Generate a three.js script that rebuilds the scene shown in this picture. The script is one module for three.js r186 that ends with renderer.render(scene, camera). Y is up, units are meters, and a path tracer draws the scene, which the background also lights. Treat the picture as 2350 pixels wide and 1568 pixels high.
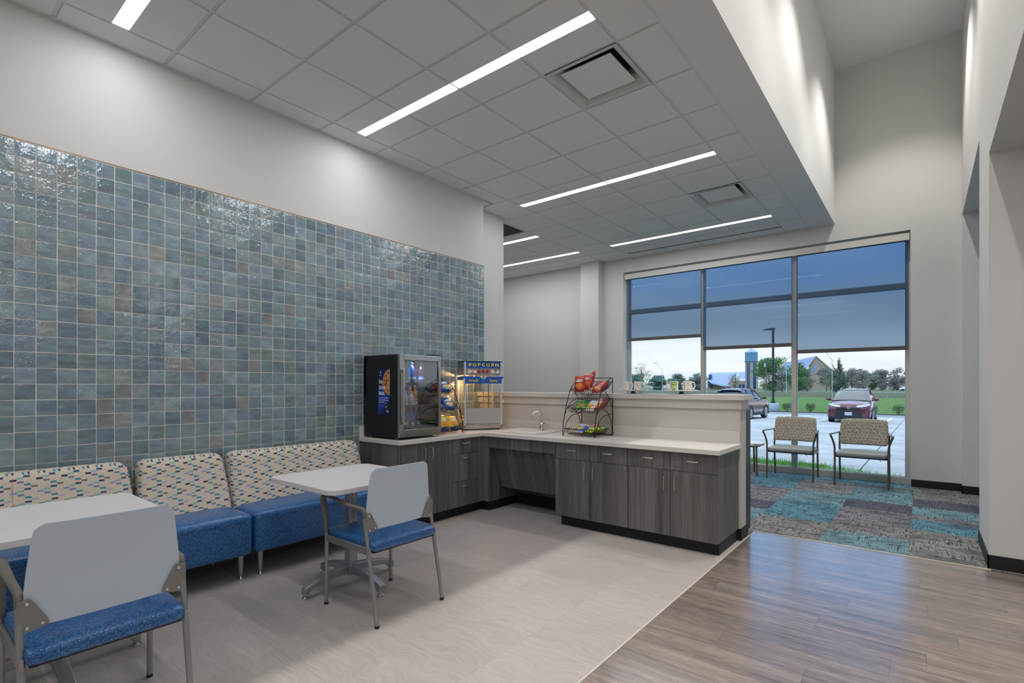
import * as THREE from 'three';
import { RoundedBoxGeometry } from 'three/addons/geometries/RoundedBoxGeometry.js';
import { mergeGeometries } from 'three/addons/utils/BufferGeometryUtils.js';
import { RectAreaLightUniformsLib } from 'three/addons/lights/RectAreaLightUniformsLib.js';

// ------------------------------------------------------------------ camera, sky, exposure
const scene = new THREE.Scene();
const renderer = new THREE.WebGLRenderer({ antialias: true });
renderer.toneMapping = THREE.LinearToneMapping;
renderer.toneMappingExposure = 1.12;
renderer.shadowMap.enabled = true;
RectAreaLightUniformsLib.init();

const camera = new THREE.PerspectiveCamera(2 * Math.atan(784 / 1174) * 180 / Math.PI, 2350 / 1568, 0.05, 2000);
camera.position.set(4.2545, 1.335, 0);
camera.rotation.y = 38.7727 * Math.PI / 180;
camera.setViewOffset(2350, 1568, 0, -101, 2350, 1568);   // lens shifted so that uprights stay upright
camera.updateProjectionMatrix();
scene.add(camera);

const STRIP = 28;                 // radiance of the ceiling strip lights
const STRIP_COLOR = 0xfbfbff;
const SPOT = 21;                  // candela of the downlights over the hall
const SKY = 1.0;

let seedState = 7;
function seed(n) { seedState = n >>> 0; }
function rnd() { seedState = (seedState + 0x6D2B79F5) >>> 0; let t = seedState; t = Math.imul(t ^ (t >>> 15), t | 1); t ^= t + Math.imul(t ^ (t >>> 7), t | 61); return ((t ^ (t >>> 14)) >>> 0) / 4294967296; }
const rr = (a, b) => a + (b - a) * rnd();
const pick = (a) => a[Math.floor(rnd() * a.length) % a.length];
const clamp = (x, a = 0, b = 1) => Math.min(b, Math.max(a, x));
const lerp = (a, b, t) => a + (b - a) * t;
const smooth = (a, b, x) => { const t = clamp((x - a) / (b - a)); return t * t * (3 - 2 * t); };

function hash(x, y, s) { let h = Math.imul(x | 0, 374761393) ^ Math.imul(y | 0, 668265263) ^ Math.imul(s | 0, 2147483647 - 40503); h = Math.imul(h ^ (h >>> 13), 1274126177); return ((h ^ (h >>> 16)) >>> 0) / 4294967296; }
function vnoise(x, y, s, px = 1e6, py = 1e6) {     // value noise that repeats after px, py cells
  const xi = Math.floor(x), yi = Math.floor(y), fx = x - xi, fy = y - yi;
  const w = (a, p) => ((a % p) + p) % p, u = fx * fx * (3 - 2 * fx), v = fy * fy * (3 - 2 * fy);
  const a = hash(w(xi, px), w(yi, py), s), b = hash(w(xi + 1, px), w(yi, py), s), c = hash(w(xi, px), w(yi + 1, py), s), d = hash(w(xi + 1, px), w(yi + 1, py), s);
  return lerp(lerp(a, b, u), lerp(c, d, u), v);
}
function fbm(x, y, s, oct = 4, px = 1e6, py = 1e6) { let t = 0, a = 0.5, n = 0; for (let i = 0; i < oct; i++) { t += a * vnoise(x, y, s + i * 17, px, py); n += a; a *= 0.5; x *= 2; y *= 2; px *= 2; py *= 2; } return t / n; }

{ // sky: pale near the horizon, a grey bank of cloud, blue above it with scattered cloud
  const W = 1024, H = 512, data = new Float32Array(W * H * 4);
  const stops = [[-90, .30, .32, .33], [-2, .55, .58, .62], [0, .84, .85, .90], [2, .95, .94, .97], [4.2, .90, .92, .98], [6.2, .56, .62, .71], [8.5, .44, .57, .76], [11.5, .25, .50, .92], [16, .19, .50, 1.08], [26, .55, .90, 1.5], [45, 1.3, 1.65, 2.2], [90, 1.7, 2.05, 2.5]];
  for (let j = 0; j < H; j++) {
    const e = (j + 0.5) / H * 180 - 90;
    let k = 0; while (k < stops.length - 2 && e > stops[k + 1][0]) k++;
    const t = clamp((e - stops[k][0]) / (stops[k + 1][0] - stops[k][0]));
    for (let i = 0; i < W; i++) {
      const u = i / W;
      let c = [1, 2, 3].map((q) => lerp(stops[k][q], stops[k + 1][q], t));
      const wisp = fbm(u * 24, e * 0.55, 11, 4, 24);
      if (e > 0) {
        const low = smooth(.50, .72, wisp) * (1 - smooth(5, 12, e)) * 0.16;
        c = [c[0] * (1 - low * 1.1), c[1] * (1 - low * 0.8), c[2] * (1 - low * 0.4)];
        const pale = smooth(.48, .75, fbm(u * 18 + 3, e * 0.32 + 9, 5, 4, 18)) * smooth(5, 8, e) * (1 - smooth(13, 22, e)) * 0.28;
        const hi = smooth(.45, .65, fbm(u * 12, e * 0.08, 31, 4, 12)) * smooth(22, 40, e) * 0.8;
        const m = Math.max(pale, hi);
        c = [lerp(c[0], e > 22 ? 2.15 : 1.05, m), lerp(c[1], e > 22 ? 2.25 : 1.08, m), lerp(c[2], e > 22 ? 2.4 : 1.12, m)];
      }
      const o = (j * W + i) * 4; data[o] = c[0]; data[o + 1] = c[1]; data[o + 2] = c[2]; data[o + 3] = 1;
    }
  }
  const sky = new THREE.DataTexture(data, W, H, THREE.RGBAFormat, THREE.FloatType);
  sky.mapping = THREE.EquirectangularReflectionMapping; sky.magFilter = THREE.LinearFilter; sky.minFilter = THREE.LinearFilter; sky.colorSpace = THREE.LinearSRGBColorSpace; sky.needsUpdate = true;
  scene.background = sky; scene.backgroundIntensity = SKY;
}

// ------------------------------------------------------------------ helpers
const taken = new Map();
function numbered(name) { const n = taken.get(name) || 0; taken.set(name, n + 1); return n ? name + '_' + String(n).padStart(3, '0') : name; }
function clean(g) {
  if (g.index) g = g.toNonIndexed();
  for (const k of Object.keys(g.attributes)) if (!['position', 'normal', 'uv', 'color'].includes(k)) g.deleteAttribute(k);
  g.morphAttributes = {}; g.groups = [];
  if (!g.attributes.uv) g.setAttribute('uv', new THREE.BufferAttribute(new Float32Array(g.attributes.position.count * 2), 2));
  return g;
}
function join(geos) { geos = (Array.isArray(geos) ? geos : [geos]).map(clean); return geos.length === 1 ? geos[0] : mergeGeometries(geos, false); }
function metric(g, s = 1) {      // uv in metres, by the way each face points
  g = clean(g); const p = g.attributes.position, uv = new Float32Array(p.count * 2), a = new THREE.Vector3(), b = new THREE.Vector3(), c = new THREE.Vector3();
  for (let i = 0; i < p.count; i += 3) {
    a.fromBufferAttribute(p, i); b.fromBufferAttribute(p, i + 1); c.fromBufferAttribute(p, i + 2);
    const n = b.clone().sub(a).cross(c.clone().sub(a)), x = Math.abs(n.x), y = Math.abs(n.y), z = Math.abs(n.z);
    [a, b, c].forEach((v, k) => { const o = (i + k) * 2; if (y >= x && y >= z) { uv[o] = v.x * s; uv[o + 1] = v.z * s; } else if (x >= z) { uv[o] = v.z * s; uv[o + 1] = v.y * s; } else { uv[o] = v.x * s; uv[o + 1] = v.y * s; } });
  }
  g.setAttribute('uv', new THREE.BufferAttribute(uv, 2)); return g;
}
function box(x0, y0, z0, x1, y1, z1, r = 0, seg = 1) {
  const w = Math.abs(x1 - x0), h = Math.abs(y1 - y0), d = Math.abs(z1 - z0);
  const g = r > 0 ? new RoundedBoxGeometry(w, h, d, seg, Math.min(r, w / 2.01, h / 2.01, d / 2.01)) : new THREE.BoxGeometry(w, h, d);
  g.translate((x0 + x1) / 2, (y0 + y1) / 2, (z0 + z1) / 2); return metric(g);
}
const V = (x, y, z) => new THREE.Vector3(x, y, z);
function tube(pts, r, seg = 24, rad = 8, closed = false) { return new THREE.TubeGeometry(new THREE.CatmullRomCurve3(pts.map((p) => V(...p)), closed, 'centripetal'), seg, r, rad, closed); }
function rod(a, b, r, rad = 6, r2 = r) {
  const A = V(...a), B = V(...b), d = B.clone().sub(A), g = new THREE.CylinderGeometry(r2, r, d.length(), rad, 1);
  g.applyQuaternion(new THREE.Quaternion().setFromUnitVectors(V(0, 1, 0), d.normalize())); g.translate((A.x + B.x) / 2, (A.y + B.y) / 2, (A.z + B.z) / 2); return g;
}
function lathe(pts, seg = 28) { return new THREE.LatheGeometry(pts.map((p) => new THREE.Vector2(p[0], p[1])), seg); }
function shapeOf(pts) { const s = new THREE.Shape(); pts.forEach((p, i) => i ? s.lineTo(p[0], p[1]) : s.moveTo(p[0], p[1])); return s; }
function roundRect(w, h, r, x = 0, y = 0) {
  const s = new THREE.Shape(), a = x - w / 2, b = x + w / 2, c = y - h / 2, d = y + h / 2;
  s.moveTo(a + r, c); s.lineTo(b - r, c); s.absarc(b - r, c + r, r, -Math.PI / 2, 0); s.lineTo(b, d - r); s.absarc(b - r, d - r, r, 0, Math.PI / 2); s.lineTo(a + r, d); s.absarc(a + r, d - r, r, Math.PI / 2, Math.PI); s.lineTo(a, c + r); s.absarc(a + r, c + r, r, Math.PI, Math.PI * 1.5); return s;
}
function extrude(shape, depth, bevel = 0, curve = 8) {
  const g = new THREE.ExtrudeGeometry(shape, { depth: depth - 2 * bevel, bevelEnabled: bevel > 0, bevelThickness: bevel, bevelSize: bevel, bevelOffset: -bevel, bevelSegments: 2, curveSegments: curve }); g.translate(0, 0, bevel); return g;
}
function loft(rings, closed = true, caps = true) {      // rings of points of equal number
  const n = rings[0].length, pos = [], idx = [];
  rings.forEach((r) => r.forEach((p) => pos.push(...p)));
  for (let i = 0; i < rings.length - 1; i++) for (let j = 0; j < (closed ? n : n - 1); j++) { const a = i * n + j, b = i * n + (j + 1) % n, c = a + n, d = b + n; idx.push(a, c, b, b, c, d); }
  if (caps && closed) for (const [i, flip] of [[0, false], [rings.length - 1, true]]) { const m = pos.length / 3, r = rings[i]; const ctr = [0, 1, 2].map((k) => r.reduce((s, p) => s + p[k], 0) / n); pos.push(...ctr); for (let j = 0; j < n; j++) { const a = i * n + j, b = i * n + (j + 1) % n; flip ? idx.push(m, b, a) : idx.push(m, a, b); } }
  const g = new THREE.BufferGeometry(); g.setAttribute('position', new THREE.Float32BufferAttribute(pos, 3)); g.setIndex(idx); g.computeVertexNormals(); return g;
}
function put(o, label, category, group, kind) { if (label) o.userData.label = label; if (category) o.userData.category = category; if (group) o.userData.group = group; if (kind) o.userData.kind = kind; return o; }
function part(name, geos, mat, parent) { const m = new THREE.Mesh(join(geos), mat); m.name = name; parent.add(m); return m; }
function thing(name, label, category, [x, y, z] = [0, 0, 0], turn = 0, group) { const o = new THREE.Group(); o.name = numbered(name); o.position.set(x, y, z); o.rotation.y = turn; scene.add(o); return put(o, label, category, group); }
function solo(name, geos, mat, label, category, [x, y, z] = [0, 0, 0], turn = 0, group) { const m = new THREE.Mesh(join(geos), mat); m.name = numbered(name); m.position.set(x, y, z); m.rotation.y = turn; scene.add(m); return put(m, label, category, group); }
function struct(name, geos, mat) { const m = new THREE.Mesh(geos ? join(geos) : new THREE.BufferGeometry(), mat); m.name = name; m.userData.kind = 'structure'; scene.add(m); return m; }
function structGroup(name) { const o = new THREE.Group(); o.name = name; o.userData.kind = 'structure'; scene.add(o); return o; }
function copy(o, label, [x, y, z], turn = 0) { const c = o.clone(); c.name = numbered(o.name.replace(/_\d{3}$/, '')); c.position.set(x, y, z); c.rotation.y = turn; c.userData.label = label; scene.add(c); return c; }

// ------------------------------------------------------------------ textures
function dataTex(w, h, fn, srgb = true) {
  const d = new Uint8Array(w * h * 4);
  for (let j = 0; j < h; j++) for (let i = 0; i < w; i++) { const c = fn(i / w, j / h, i, j), o = (j * w + i) * 4; if (typeof c === 'number') d[o] = d[o + 1] = d[o + 2] = clamp(c) * 255; else { d[o] = clamp(c[0]) * 255; d[o + 1] = clamp(c[1]) * 255; d[o + 2] = clamp(c[2]) * 255; } d[o + 3] = 255; }
  const t = new THREE.DataTexture(d, w, h); t.wrapS = t.wrapT = THREE.RepeatWrapping; t.magFilter = THREE.LinearFilter; t.minFilter = THREE.LinearFilter; if (srgb) t.colorSpace = THREE.SRGBColorSpace; t.needsUpdate = true; return t;
}
function canvasTex(w, h, draw, repeat = false) { const c = document.createElement('canvas'); c.width = w; c.height = h; const x = c.getContext('2d'); draw(x, w, h); const t = new THREE.CanvasTexture(c); t.colorSpace = THREE.SRGBColorSpace; if (repeat) t.wrapS = t.wrapT = THREE.RepeatWrapping; return t; }
function rep(t, u, v) { t.repeat.set(u, v); return t; }
const mat = (color, roughness = 0.6, o = {}) => new THREE.MeshStandardMaterial({ color, roughness, ...o });
const phys = (color, roughness = 0.5, o = {}) => new THREE.MeshPhysicalMaterial({ color, roughness, ...o });

const T = {};
// hand-made glaze: cloudy, brushed colour and an uneven surface
T.glaze = dataTex(512, 512, (u, v) => { const a = fbm(u * 6, v * 14, 3, 5, 6, 14), b = fbm(u * 5 + 7, v * 5, 9, 4, 5, 5), s = fbm(u * 60, v * 60, 21, 2, 60, 60); const k = 0.92 + 0.22 * (a - .5) + 0.07 * (s - .5); return [k + (b - .5) * 0.07, k + (a - .5) * .04, k - (b - .5) * 0.07]; });
T.glazeBump = dataTex(512, 512, (u, v) => 0.6 * fbm(u * 5, v * 5, 41, 3, 5, 5) + 0.28 * fbm(u * 16, v * 20, 47, 3, 16, 20) + 0.12 * Math.pow(fbm(u * 40, v * 40, 53, 2, 40, 40), 2), false);
// dark oak laminate, grain upright
T.oak = dataTex(512, 512, (u, v) => { const w = fbm(u * 10, v * 2, 3, 3, 10, 2), g = fbm(u * 90 + w * 5, v * 3, 7, 3, 90, 3), f = fbm(u * 220, v * 10, 13, 2, 220, 10), b = fbm(u * 14, v * 1, 19, 2, 14, 1); const k = 0.55 + (g - .5) * .5 + (f - .5) * .38 + (b - .5) * .55; return [lerp(.265, .59, k), lerp(.257, .572, k), lerp(.252, .56, k)]; });
// beige vinyl with fine swirled lines
T.lvt = dataTex(1024, 1024, (u, v) => { const wx = fbm(u * 4, v * 4, 61, 3, 4, 4), wy = fbm(u * 4, v * 4, 71, 3, 4, 4); const n = fbm((u + wx * .22) * 10, (v + wy * .22) * 120, 5, 3, 10, 120), l = Math.pow(1 - Math.abs(2 * fbm((u + wx * .24) * 8, (v + wy * .24) * 90, 25, 2, 8, 90) - 1), 9); const c = fbm(u * 3, v * 3, 35, 3, 3, 3); const k = 0.695 + (n - .5) * .075 + (c - .5) * .025 - l * .03; return [k * 1.012, k * .976, k * .945]; });
// brown-grey wood plank, grain along u
T.wood = dataTex(2048, 1024, (u, v) => { const w = fbm(u * 3, v * 6, 3, 3, 3, 6), g = fbm(u * 5, (v + w * .02) * 70, 7, 4, 5, 70), b = fbm(u * 3, v * 16, 17, 3, 3, 16), f = fbm(u * 44, v * 420, 29, 2, 44, 420), d = smooth(.58, .75, fbm(u * 5, v * 24, 43, 3, 5, 24)); let k = .67 + (g - .5) * .19 + (b - .5) * .18 + (f - .5) * .24 - d * .06; const warm = fbm(u * 2, v * 9, 57, 2, 2, 9); return [k * lerp(.99, 1.05, warm), k * .965, k * lerp(.95, .90, warm)]; });
// loop pile carpet, inked with short dark dashes along and across
T.carpet = dataTex(768, 768, (u, v) => { const a = fbm(u * 9, v * 190, 3, 3, 9, 190), b = fbm(u * 190, v * 10, 9, 3, 190, 10), p = fbm(u * 4, v * 5, 15, 3, 4, 5), s = hash(u * 512, v * 512, 5); const ink = Math.max(smooth(.50, .70, a - (p - .5) * .55), smooth(.58, .74, b + (p - .5) * .6) * .9); return (0.86 - ink * .60) * (.86 + s * .2); });
T.carpetBump = dataTex(256, 256, (u, v, i, j) => hash(i, j, 77) * .7 + .3 * fbm(u * 64, v * 64, 3, 1, 64, 64), false);
T.concrete = dataTex(512, 512, (u, v) => { const a = fbm(u * 5, v * 5, 3, 5, 5, 5), s = fbm(u * 90, v * 90, 9, 2, 90, 90); const k = .69 + (a - .5) * .2 + (s - .5) * .07; return [k, k * 1.0, k * 1.01]; });
T.grass = dataTex(512, 512, (u, v) => { const a = fbm(u * 7, v * 7, 3, 4, 7, 7), s = fbm(u * 110, v * 110, 9, 2, 110, 110), k = .62 + (a - .5) * .5 + (s - .5) * .8; return [.43 * k + .06 * a, .70 * k, .17 * k]; });
T.meadow = dataTex(512, 512, (u, v) => { const a = fbm(u * 5, v * 9, 3, 4, 5, 9), s = fbm(u * 60, v * 90, 9, 3, 60, 90), k = .65 + (s - .5) * .6; return [lerp(.46, .62, a) * k, lerp(.62, .60, a) * k, lerp(.36, .48, a) * k]; });
T.panelBump = dataTex(256, 256, (u, v, i, j) => hash(i, j, 3) * .5 + .5 * fbm(u * 50, v * 50, 3, 2, 50, 50), false);
T.leather = dataTex(256, 256, (u, v) => fbm(u * 44, v * 44, 3, 3, 44, 44), false);
T.brushed = dataTex(256, 256, (u, v) => .55 + .35 * fbm(u * 2, v * 120, 3, 2, 2, 120), false);

// bench back: beige weave with stepped dashes
T.dash = canvasTex(370, 452, (x, w, h) => {
  x.fillStyle = '#d6cab8'; x.fillRect(0, 0, w, h);
  for (let j = 0; j < h; j += 3) { x.fillStyle = 'rgba(' + (hash(1, j, 3) > .5 ? '255,238,212' : '140,124,104') + ',' + (0.07 + .12 * hash(2, j, 5)) + ')'; x.fillRect(0, j, w, 2); }
  for (let k = 0; k < 2600; k++) { x.fillStyle = hash(k, 1, 9) > .5 ? 'rgba(236,220,196,.28)' : 'rgba(130,116,100,.22)'; x.fillRect(hash(k, 2, 9) * w, hash(k, 3, 9) * h, 12, 2); }
  const d = (px, py, c) => { x.fillStyle = c; for (const ox of [-w, 0, w]) for (const oy of [-h, 0, h]) x.fillRect(px + ox - 4, py + oy, 94, 34); };
  for (let q = 0; q < 2; q++) { const y = q * 226, b = 120; d(b, y, '#2c4a78'); d(b + 97, y + 31, '#7fb9b0'); d(b + 194, y + 60, q ? '#23283c' : '#8f92c8'); d(b + 97, y + 100, '#727f9e'); d(b, y + 147, '#2f8ea6'); d(b - 97, y + 186, q ? '#7c7468' : '#b3acc4'); }
}, true);
// blue coated seat cloth with pin dots
T.dots = canvasTex(512, 512, (x, w, h) => {
  x.fillStyle = '#07599c'; x.fillRect(0, 0, w, h);
  for (let j = 0; j < 32; j++) for (let i = 0; i < 32; i++) { x.fillStyle = hash(i, j, 4) > .5 ? 'rgba(3,48,92,.45)' : 'rgba(20,118,178,.3)'; x.fillRect(i * 16, j * 16, 16, 16); if (hash(i, j, 8) < .55) { x.fillStyle = hash(i, j, 13) > .4 ? '#b9d2e6' : '#4f96cc'; x.beginPath(); x.arc(i * 16 + 8 + (hash(i, j, 21) - .5) * 3, j * 16 + 8, hash(i, j, 17) > .4 ? 3.6 : 2.8, 0, 7); x.fill(); } }
}, true);
// waiting chair back: taupe with small pale and dark petals
T.petal = canvasTex(512, 512, (x, w, h) => {
  x.fillStyle = '#a19b8e'; x.fillRect(0, 0, w, h);
  const spot = (px, py, r, c) => { x.fillStyle = c; for (const ox of [-w, 0, w]) for (const oy of [-h, 0, h]) { x.beginPath(); x.arc(px + ox, py + oy, r, 0, 7); x.fill(); } };
  for (let k = 0; k < 26; k++) { const cx = (k % 5) * 102 + (Math.floor(k / 5) % 2) * 51, cy = Math.floor(k / 5) * 102; spot(cx, cy, 30, '#8b8578'); for (let a = 0; a < 11; a++) { const t = a / 11 * 6.283 + k; spot(cx + Math.cos(t) * 44, cy + Math.sin(t) * 44, 7 + 4 * hash(k, a, 3), hash(k, a, 5) > .72 ? '#55504a' : hash(k, a, 6) > .3 ? '#d8d0bf' : '#b9ae98'); } }
}, true);

// ------------------------------------------------------------------ materials
const M = {};
M.wall = mat(0xd3d2cf, 0.75);
M.wallCool = mat(0xd9d9d8, 0.75);
M.trimBrown = mat(0x8d7a66, 0.4, { metalness: 0.6 });
M.panel = mat(0xe6e6e5, 0.85, { bumpMap: rep(T.panelBump, 3, 3), bumpScale: 0.0006 });
M.drywall = mat(0xe4e4e4, 0.85);
M.tee = mat(0xd6d6d5, 0.6);
M.whiteMetal = mat(0xdadad8, 0.45);
M.dark = mat(0x17181a, 0.6);
M.black = mat(0x0d0e10, 0.45);
M.rubber = mat(0x141414, 0.55);
M.diffuser = new THREE.MeshStandardMaterial({ color: 0xffffff, roughness: 0.5, emissive: 0xfffaf2, emissiveIntensity: 2.2 });
M.grout = mat(0xdedbd3, 0.85);
M.tile = phys(0xffffff, 0.11, { ior: 1.72, vertexColors: true, map: rep(T.glaze, 1, 1), bumpMap: T.glazeBump, bumpScale: 0.006, specularIntensity: 1, clearcoat: .35, clearcoatRoughness: .12 });
M.oak = mat(0xdedede, 0.5, { map: rep(T.oak, 0.9, 0.55) });
M.counter = mat(0xd9d6d0, 0.35);
M.chrome = mat(0xe6e7e9, 0.12, { metalness: 1 });
M.nickel = mat(0xc9c6c0, 0.28, { metalness: 1 });
M.steel = mat(0xb6b5b2, 0.33, { metalness: 1, roughnessMap: T.brushed });
M.silver = mat(0xa3a5a8, 0.38, { metalness: 0.75 });
M.chairFrame = mat(0x9c9c9b, 0.38, { metalness: 0.6 });
M.armPlastic = mat(0x6f6a62, 0.5);
M.bronze = mat(0x6c675f, 0.4, { metalness: 0.5 });
M.tableTop = mat(0xe2e0e0, 0.32);
M.backShell = mat(0xc6d3df, 0.38);
M.dash = mat(0xffffff, 0.85, { map: rep(T.dash, 1 / 0.116, 1 / 0.142) });
M.dots = phys(0xffffff, 0.36, { map: rep(T.dots, 1 / 0.16, 1 / 0.16), bumpMap: rep(T.leather, 6, 6), bumpScale: 0.0004, clearcoat: 0.35, clearcoatRoughness: 0.3 });
M.petal = mat(0xffffff, 0.85, { map: rep(T.petal, 1 / 0.20, 1 / 0.20) });
M.vinylGrey = mat(0x8f958f, 0.36);
M.porcelain = mat(0xe9e7e3, 0.14);
M.glass = phys(0xf3fbfa, 0.02, { transmission: 1, thickness: 0, ior: 1.45, specularIntensity: 0.9 });
M.clearGlass = phys(0xf6faf9, 0.02, { transmission: 1, thickness: 0, ior: 1.45 });
M.frame = mat(0xc6c2bb, 0.45, { metalness: 0.25 });
M.shade = phys(0x8ea2b8, 0.32, { transmission: 0.93, thickness: 0, ior: 1.15, specularIntensity: 0.4, side: THREE.DoubleSide });
M.shade.color.setRGB(0.27, 0.35, 0.45);
M.hem = mat(0x55524f, 0.5);
M.carpet = [[.36, .34, .36], [.37, .355, .345], [.165, .42, .52], [.15, .15, .19], [.41, .395, .37], [.26, .47, .51]].map((c) => { const m = mat(0xffffff, 0.95, { map: rep(T.carpet, 1 / .75, 1 / .75), bumpMap: rep(T.carpetBump, 2, 2), bumpScale: 0.002 }); m.color.setRGB(...c); return m; });
M.lvt = [0xffffff, 0xfdfcfb, 0xfbfafa].map((c) => mat(c, 0.42, { map: rep(T.lvt, 1 / 1.2, 1 / 1.2) }));
M.plank = [0xc8beb7, 0xc5bcb6, 0xcbc1b9, 0xc2bab4, 0xc8bcb4].map((c) => phys(c, 0.24, { map: rep(T.wood, 1 / 2.2, 1 / 1.1), clearcoat: 1, clearcoatRoughness: .17 }));
// ------------------------------------------------------------------ the room
const HC = 3.637, HI = 5.8, ZW = -8.55, XR = 4.63;

// --- floors
const floor = structGroup('floor');
part('slab', box(-3.7, -0.2, ZW - 0.25, 8.8, -0.012, 3.4), mat(0x77736d, 0.9), floor);
{
  seed(11);
  const s = 0.457;                         // beige vinyl tiles
  for (let i = 0; i < 7; i++) for (let j = 0; j < 18; j++) {
    const x0 = i * s - 0.12, z1 = 3.3 - j * s, x1 = Math.min(x0 + s, 3.045), z0 = Math.max(z1 - s, -4.84); if (x0 >= 3.04 || z1 <= -4.83) continue;
    const g = box(x0 + .0002, -0.012, z0 + .0002, x1 - .0002, 0, z1 - .0002); const uv = g.attributes.uv, turn = 0, ox = rnd() * 3, oy = rnd() * 3;
    for (let k = 0; k < uv.count; k++) { const a = uv.getX(k), b = uv.getY(k); turn ? uv.setXY(k, b + ox, a + oy) : uv.setXY(k, a + ox, b + oy); }
    part('vinyl_tile', g, pick(M.lvt), floor);
  }
  const rest = [];                          // wood-look planks run across the hall
  const pw = 0.178, pl = 1.22;
  for (let j = 0; j < 47; j++) {
    const z0 = -5.045 + j * pw, off = -rnd() * pl;
    for (let i = 0; i < 6; i++) {
      const x0 = Math.max(3.055, 3.055 + off + i * pl), x1 = Math.min(8.7, 3.055 + off + (i + 1) * pl); if (x1 - x0 < .02) continue;
      const g = box(x0 + .0005, -0.012, z0 + .0005, x1 - .0005, 0, z0 + pw - .0005); const uv = g.attributes.uv, ox = rnd() * 4, oy = rnd() * 2;
      for (let k = 0; k < uv.count; k++) uv.setXY(k, uv.getX(k) + ox, uv.getY(k) + oy);
      if (z0 < 0.2 && x0 < 5.6) part('plank', g, pick(M.plank), floor); else rest.push(g);
    }
  }
  part('planks', rest, M.plank[0], floor).userData.kind = 'stuff';
  const far = M.carpet.map(() => []);
  const cw = 0.61, ch = 0.232;
  const palette = [0, 1, 4, 0, 2, 3, 1, 5, 0, 4, 2, 0];
  for (let i = -11; i < 8; i++) for (let j = 0; j < 17; j++) {
    let x0 = 4.165 + (i - 1) * cw, x1 = x0 + cw, z0 = ZW - .25 + j * ch, z1 = z0 + ch; const lim = x0 < 3.05 ? -4.84 : -5.055; if (z0 >= lim - .01) continue; z1 = Math.min(z1, lim); if (x0 < 3.05 && x1 > 3.05 && z1 > -5.055) x1 = 3.05;
    const g = box(x0 + .0003, -0.012, z0 + .0003, x1 - .0003, 0.002, z1 - .0003); const uv = g.attributes.uv, ox = rnd() * 2, oy = rnd() * 2; for (let k = 0; k < uv.count; k++) uv.setXY(k, uv.getX(k) + ox, uv.getY(k) + oy);
    let m = palette[Math.floor(hash(i + 40, Math.floor(j / (1 + (i & 1))), 23) * palette.length)];
    const seen = { 4.165: [[-7.6, 1], [-7.15, 3], [-6.75, 5], [-6.5, 0], [-5.9, 2], [0, 4]], 3.555: [[-8.25, 2], [-8.05, 0], [-7.25, 5], [-6.8, 3], [-5.6, 0], [0, 5]], 2.945: [[-8.3, 2], [-7.4, 4], [-6.75, 5], [-6.6, 0], [-5.85, 2], [0, 4]], 2.335: [[-7.4, 2], [-6.4, 0], [-6.0, 3], [-5.4, 5], [0, 1]] }[Math.round(x0 * 1000) / 1000];
    if (seen) m = seen.find(([z]) => (z0 + z1) / 2 < z)[1];
    if (x0 > 2.2 && x0 < 4.8) part('carpet_tile', g, M.carpet[m], floor); else far[m].push(g);
  }
  far.forEach((gs, k) => { if (gs.length) part('carpet_field', gs, M.carpet[k], floor).userData.kind = 'stuff'; });
}
struct('trim_1', box(3.045, -0.012, -5.05, 3.055, 0.002, 3.3), mat(0xcbc5b8, 0.5));
struct('trim_2', box(3.057, -0.012, -5.06, 4.64, 0.004, -5.045), mat(0xd9d0bf, 0.4, { metalness: 0.3 }));

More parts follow.
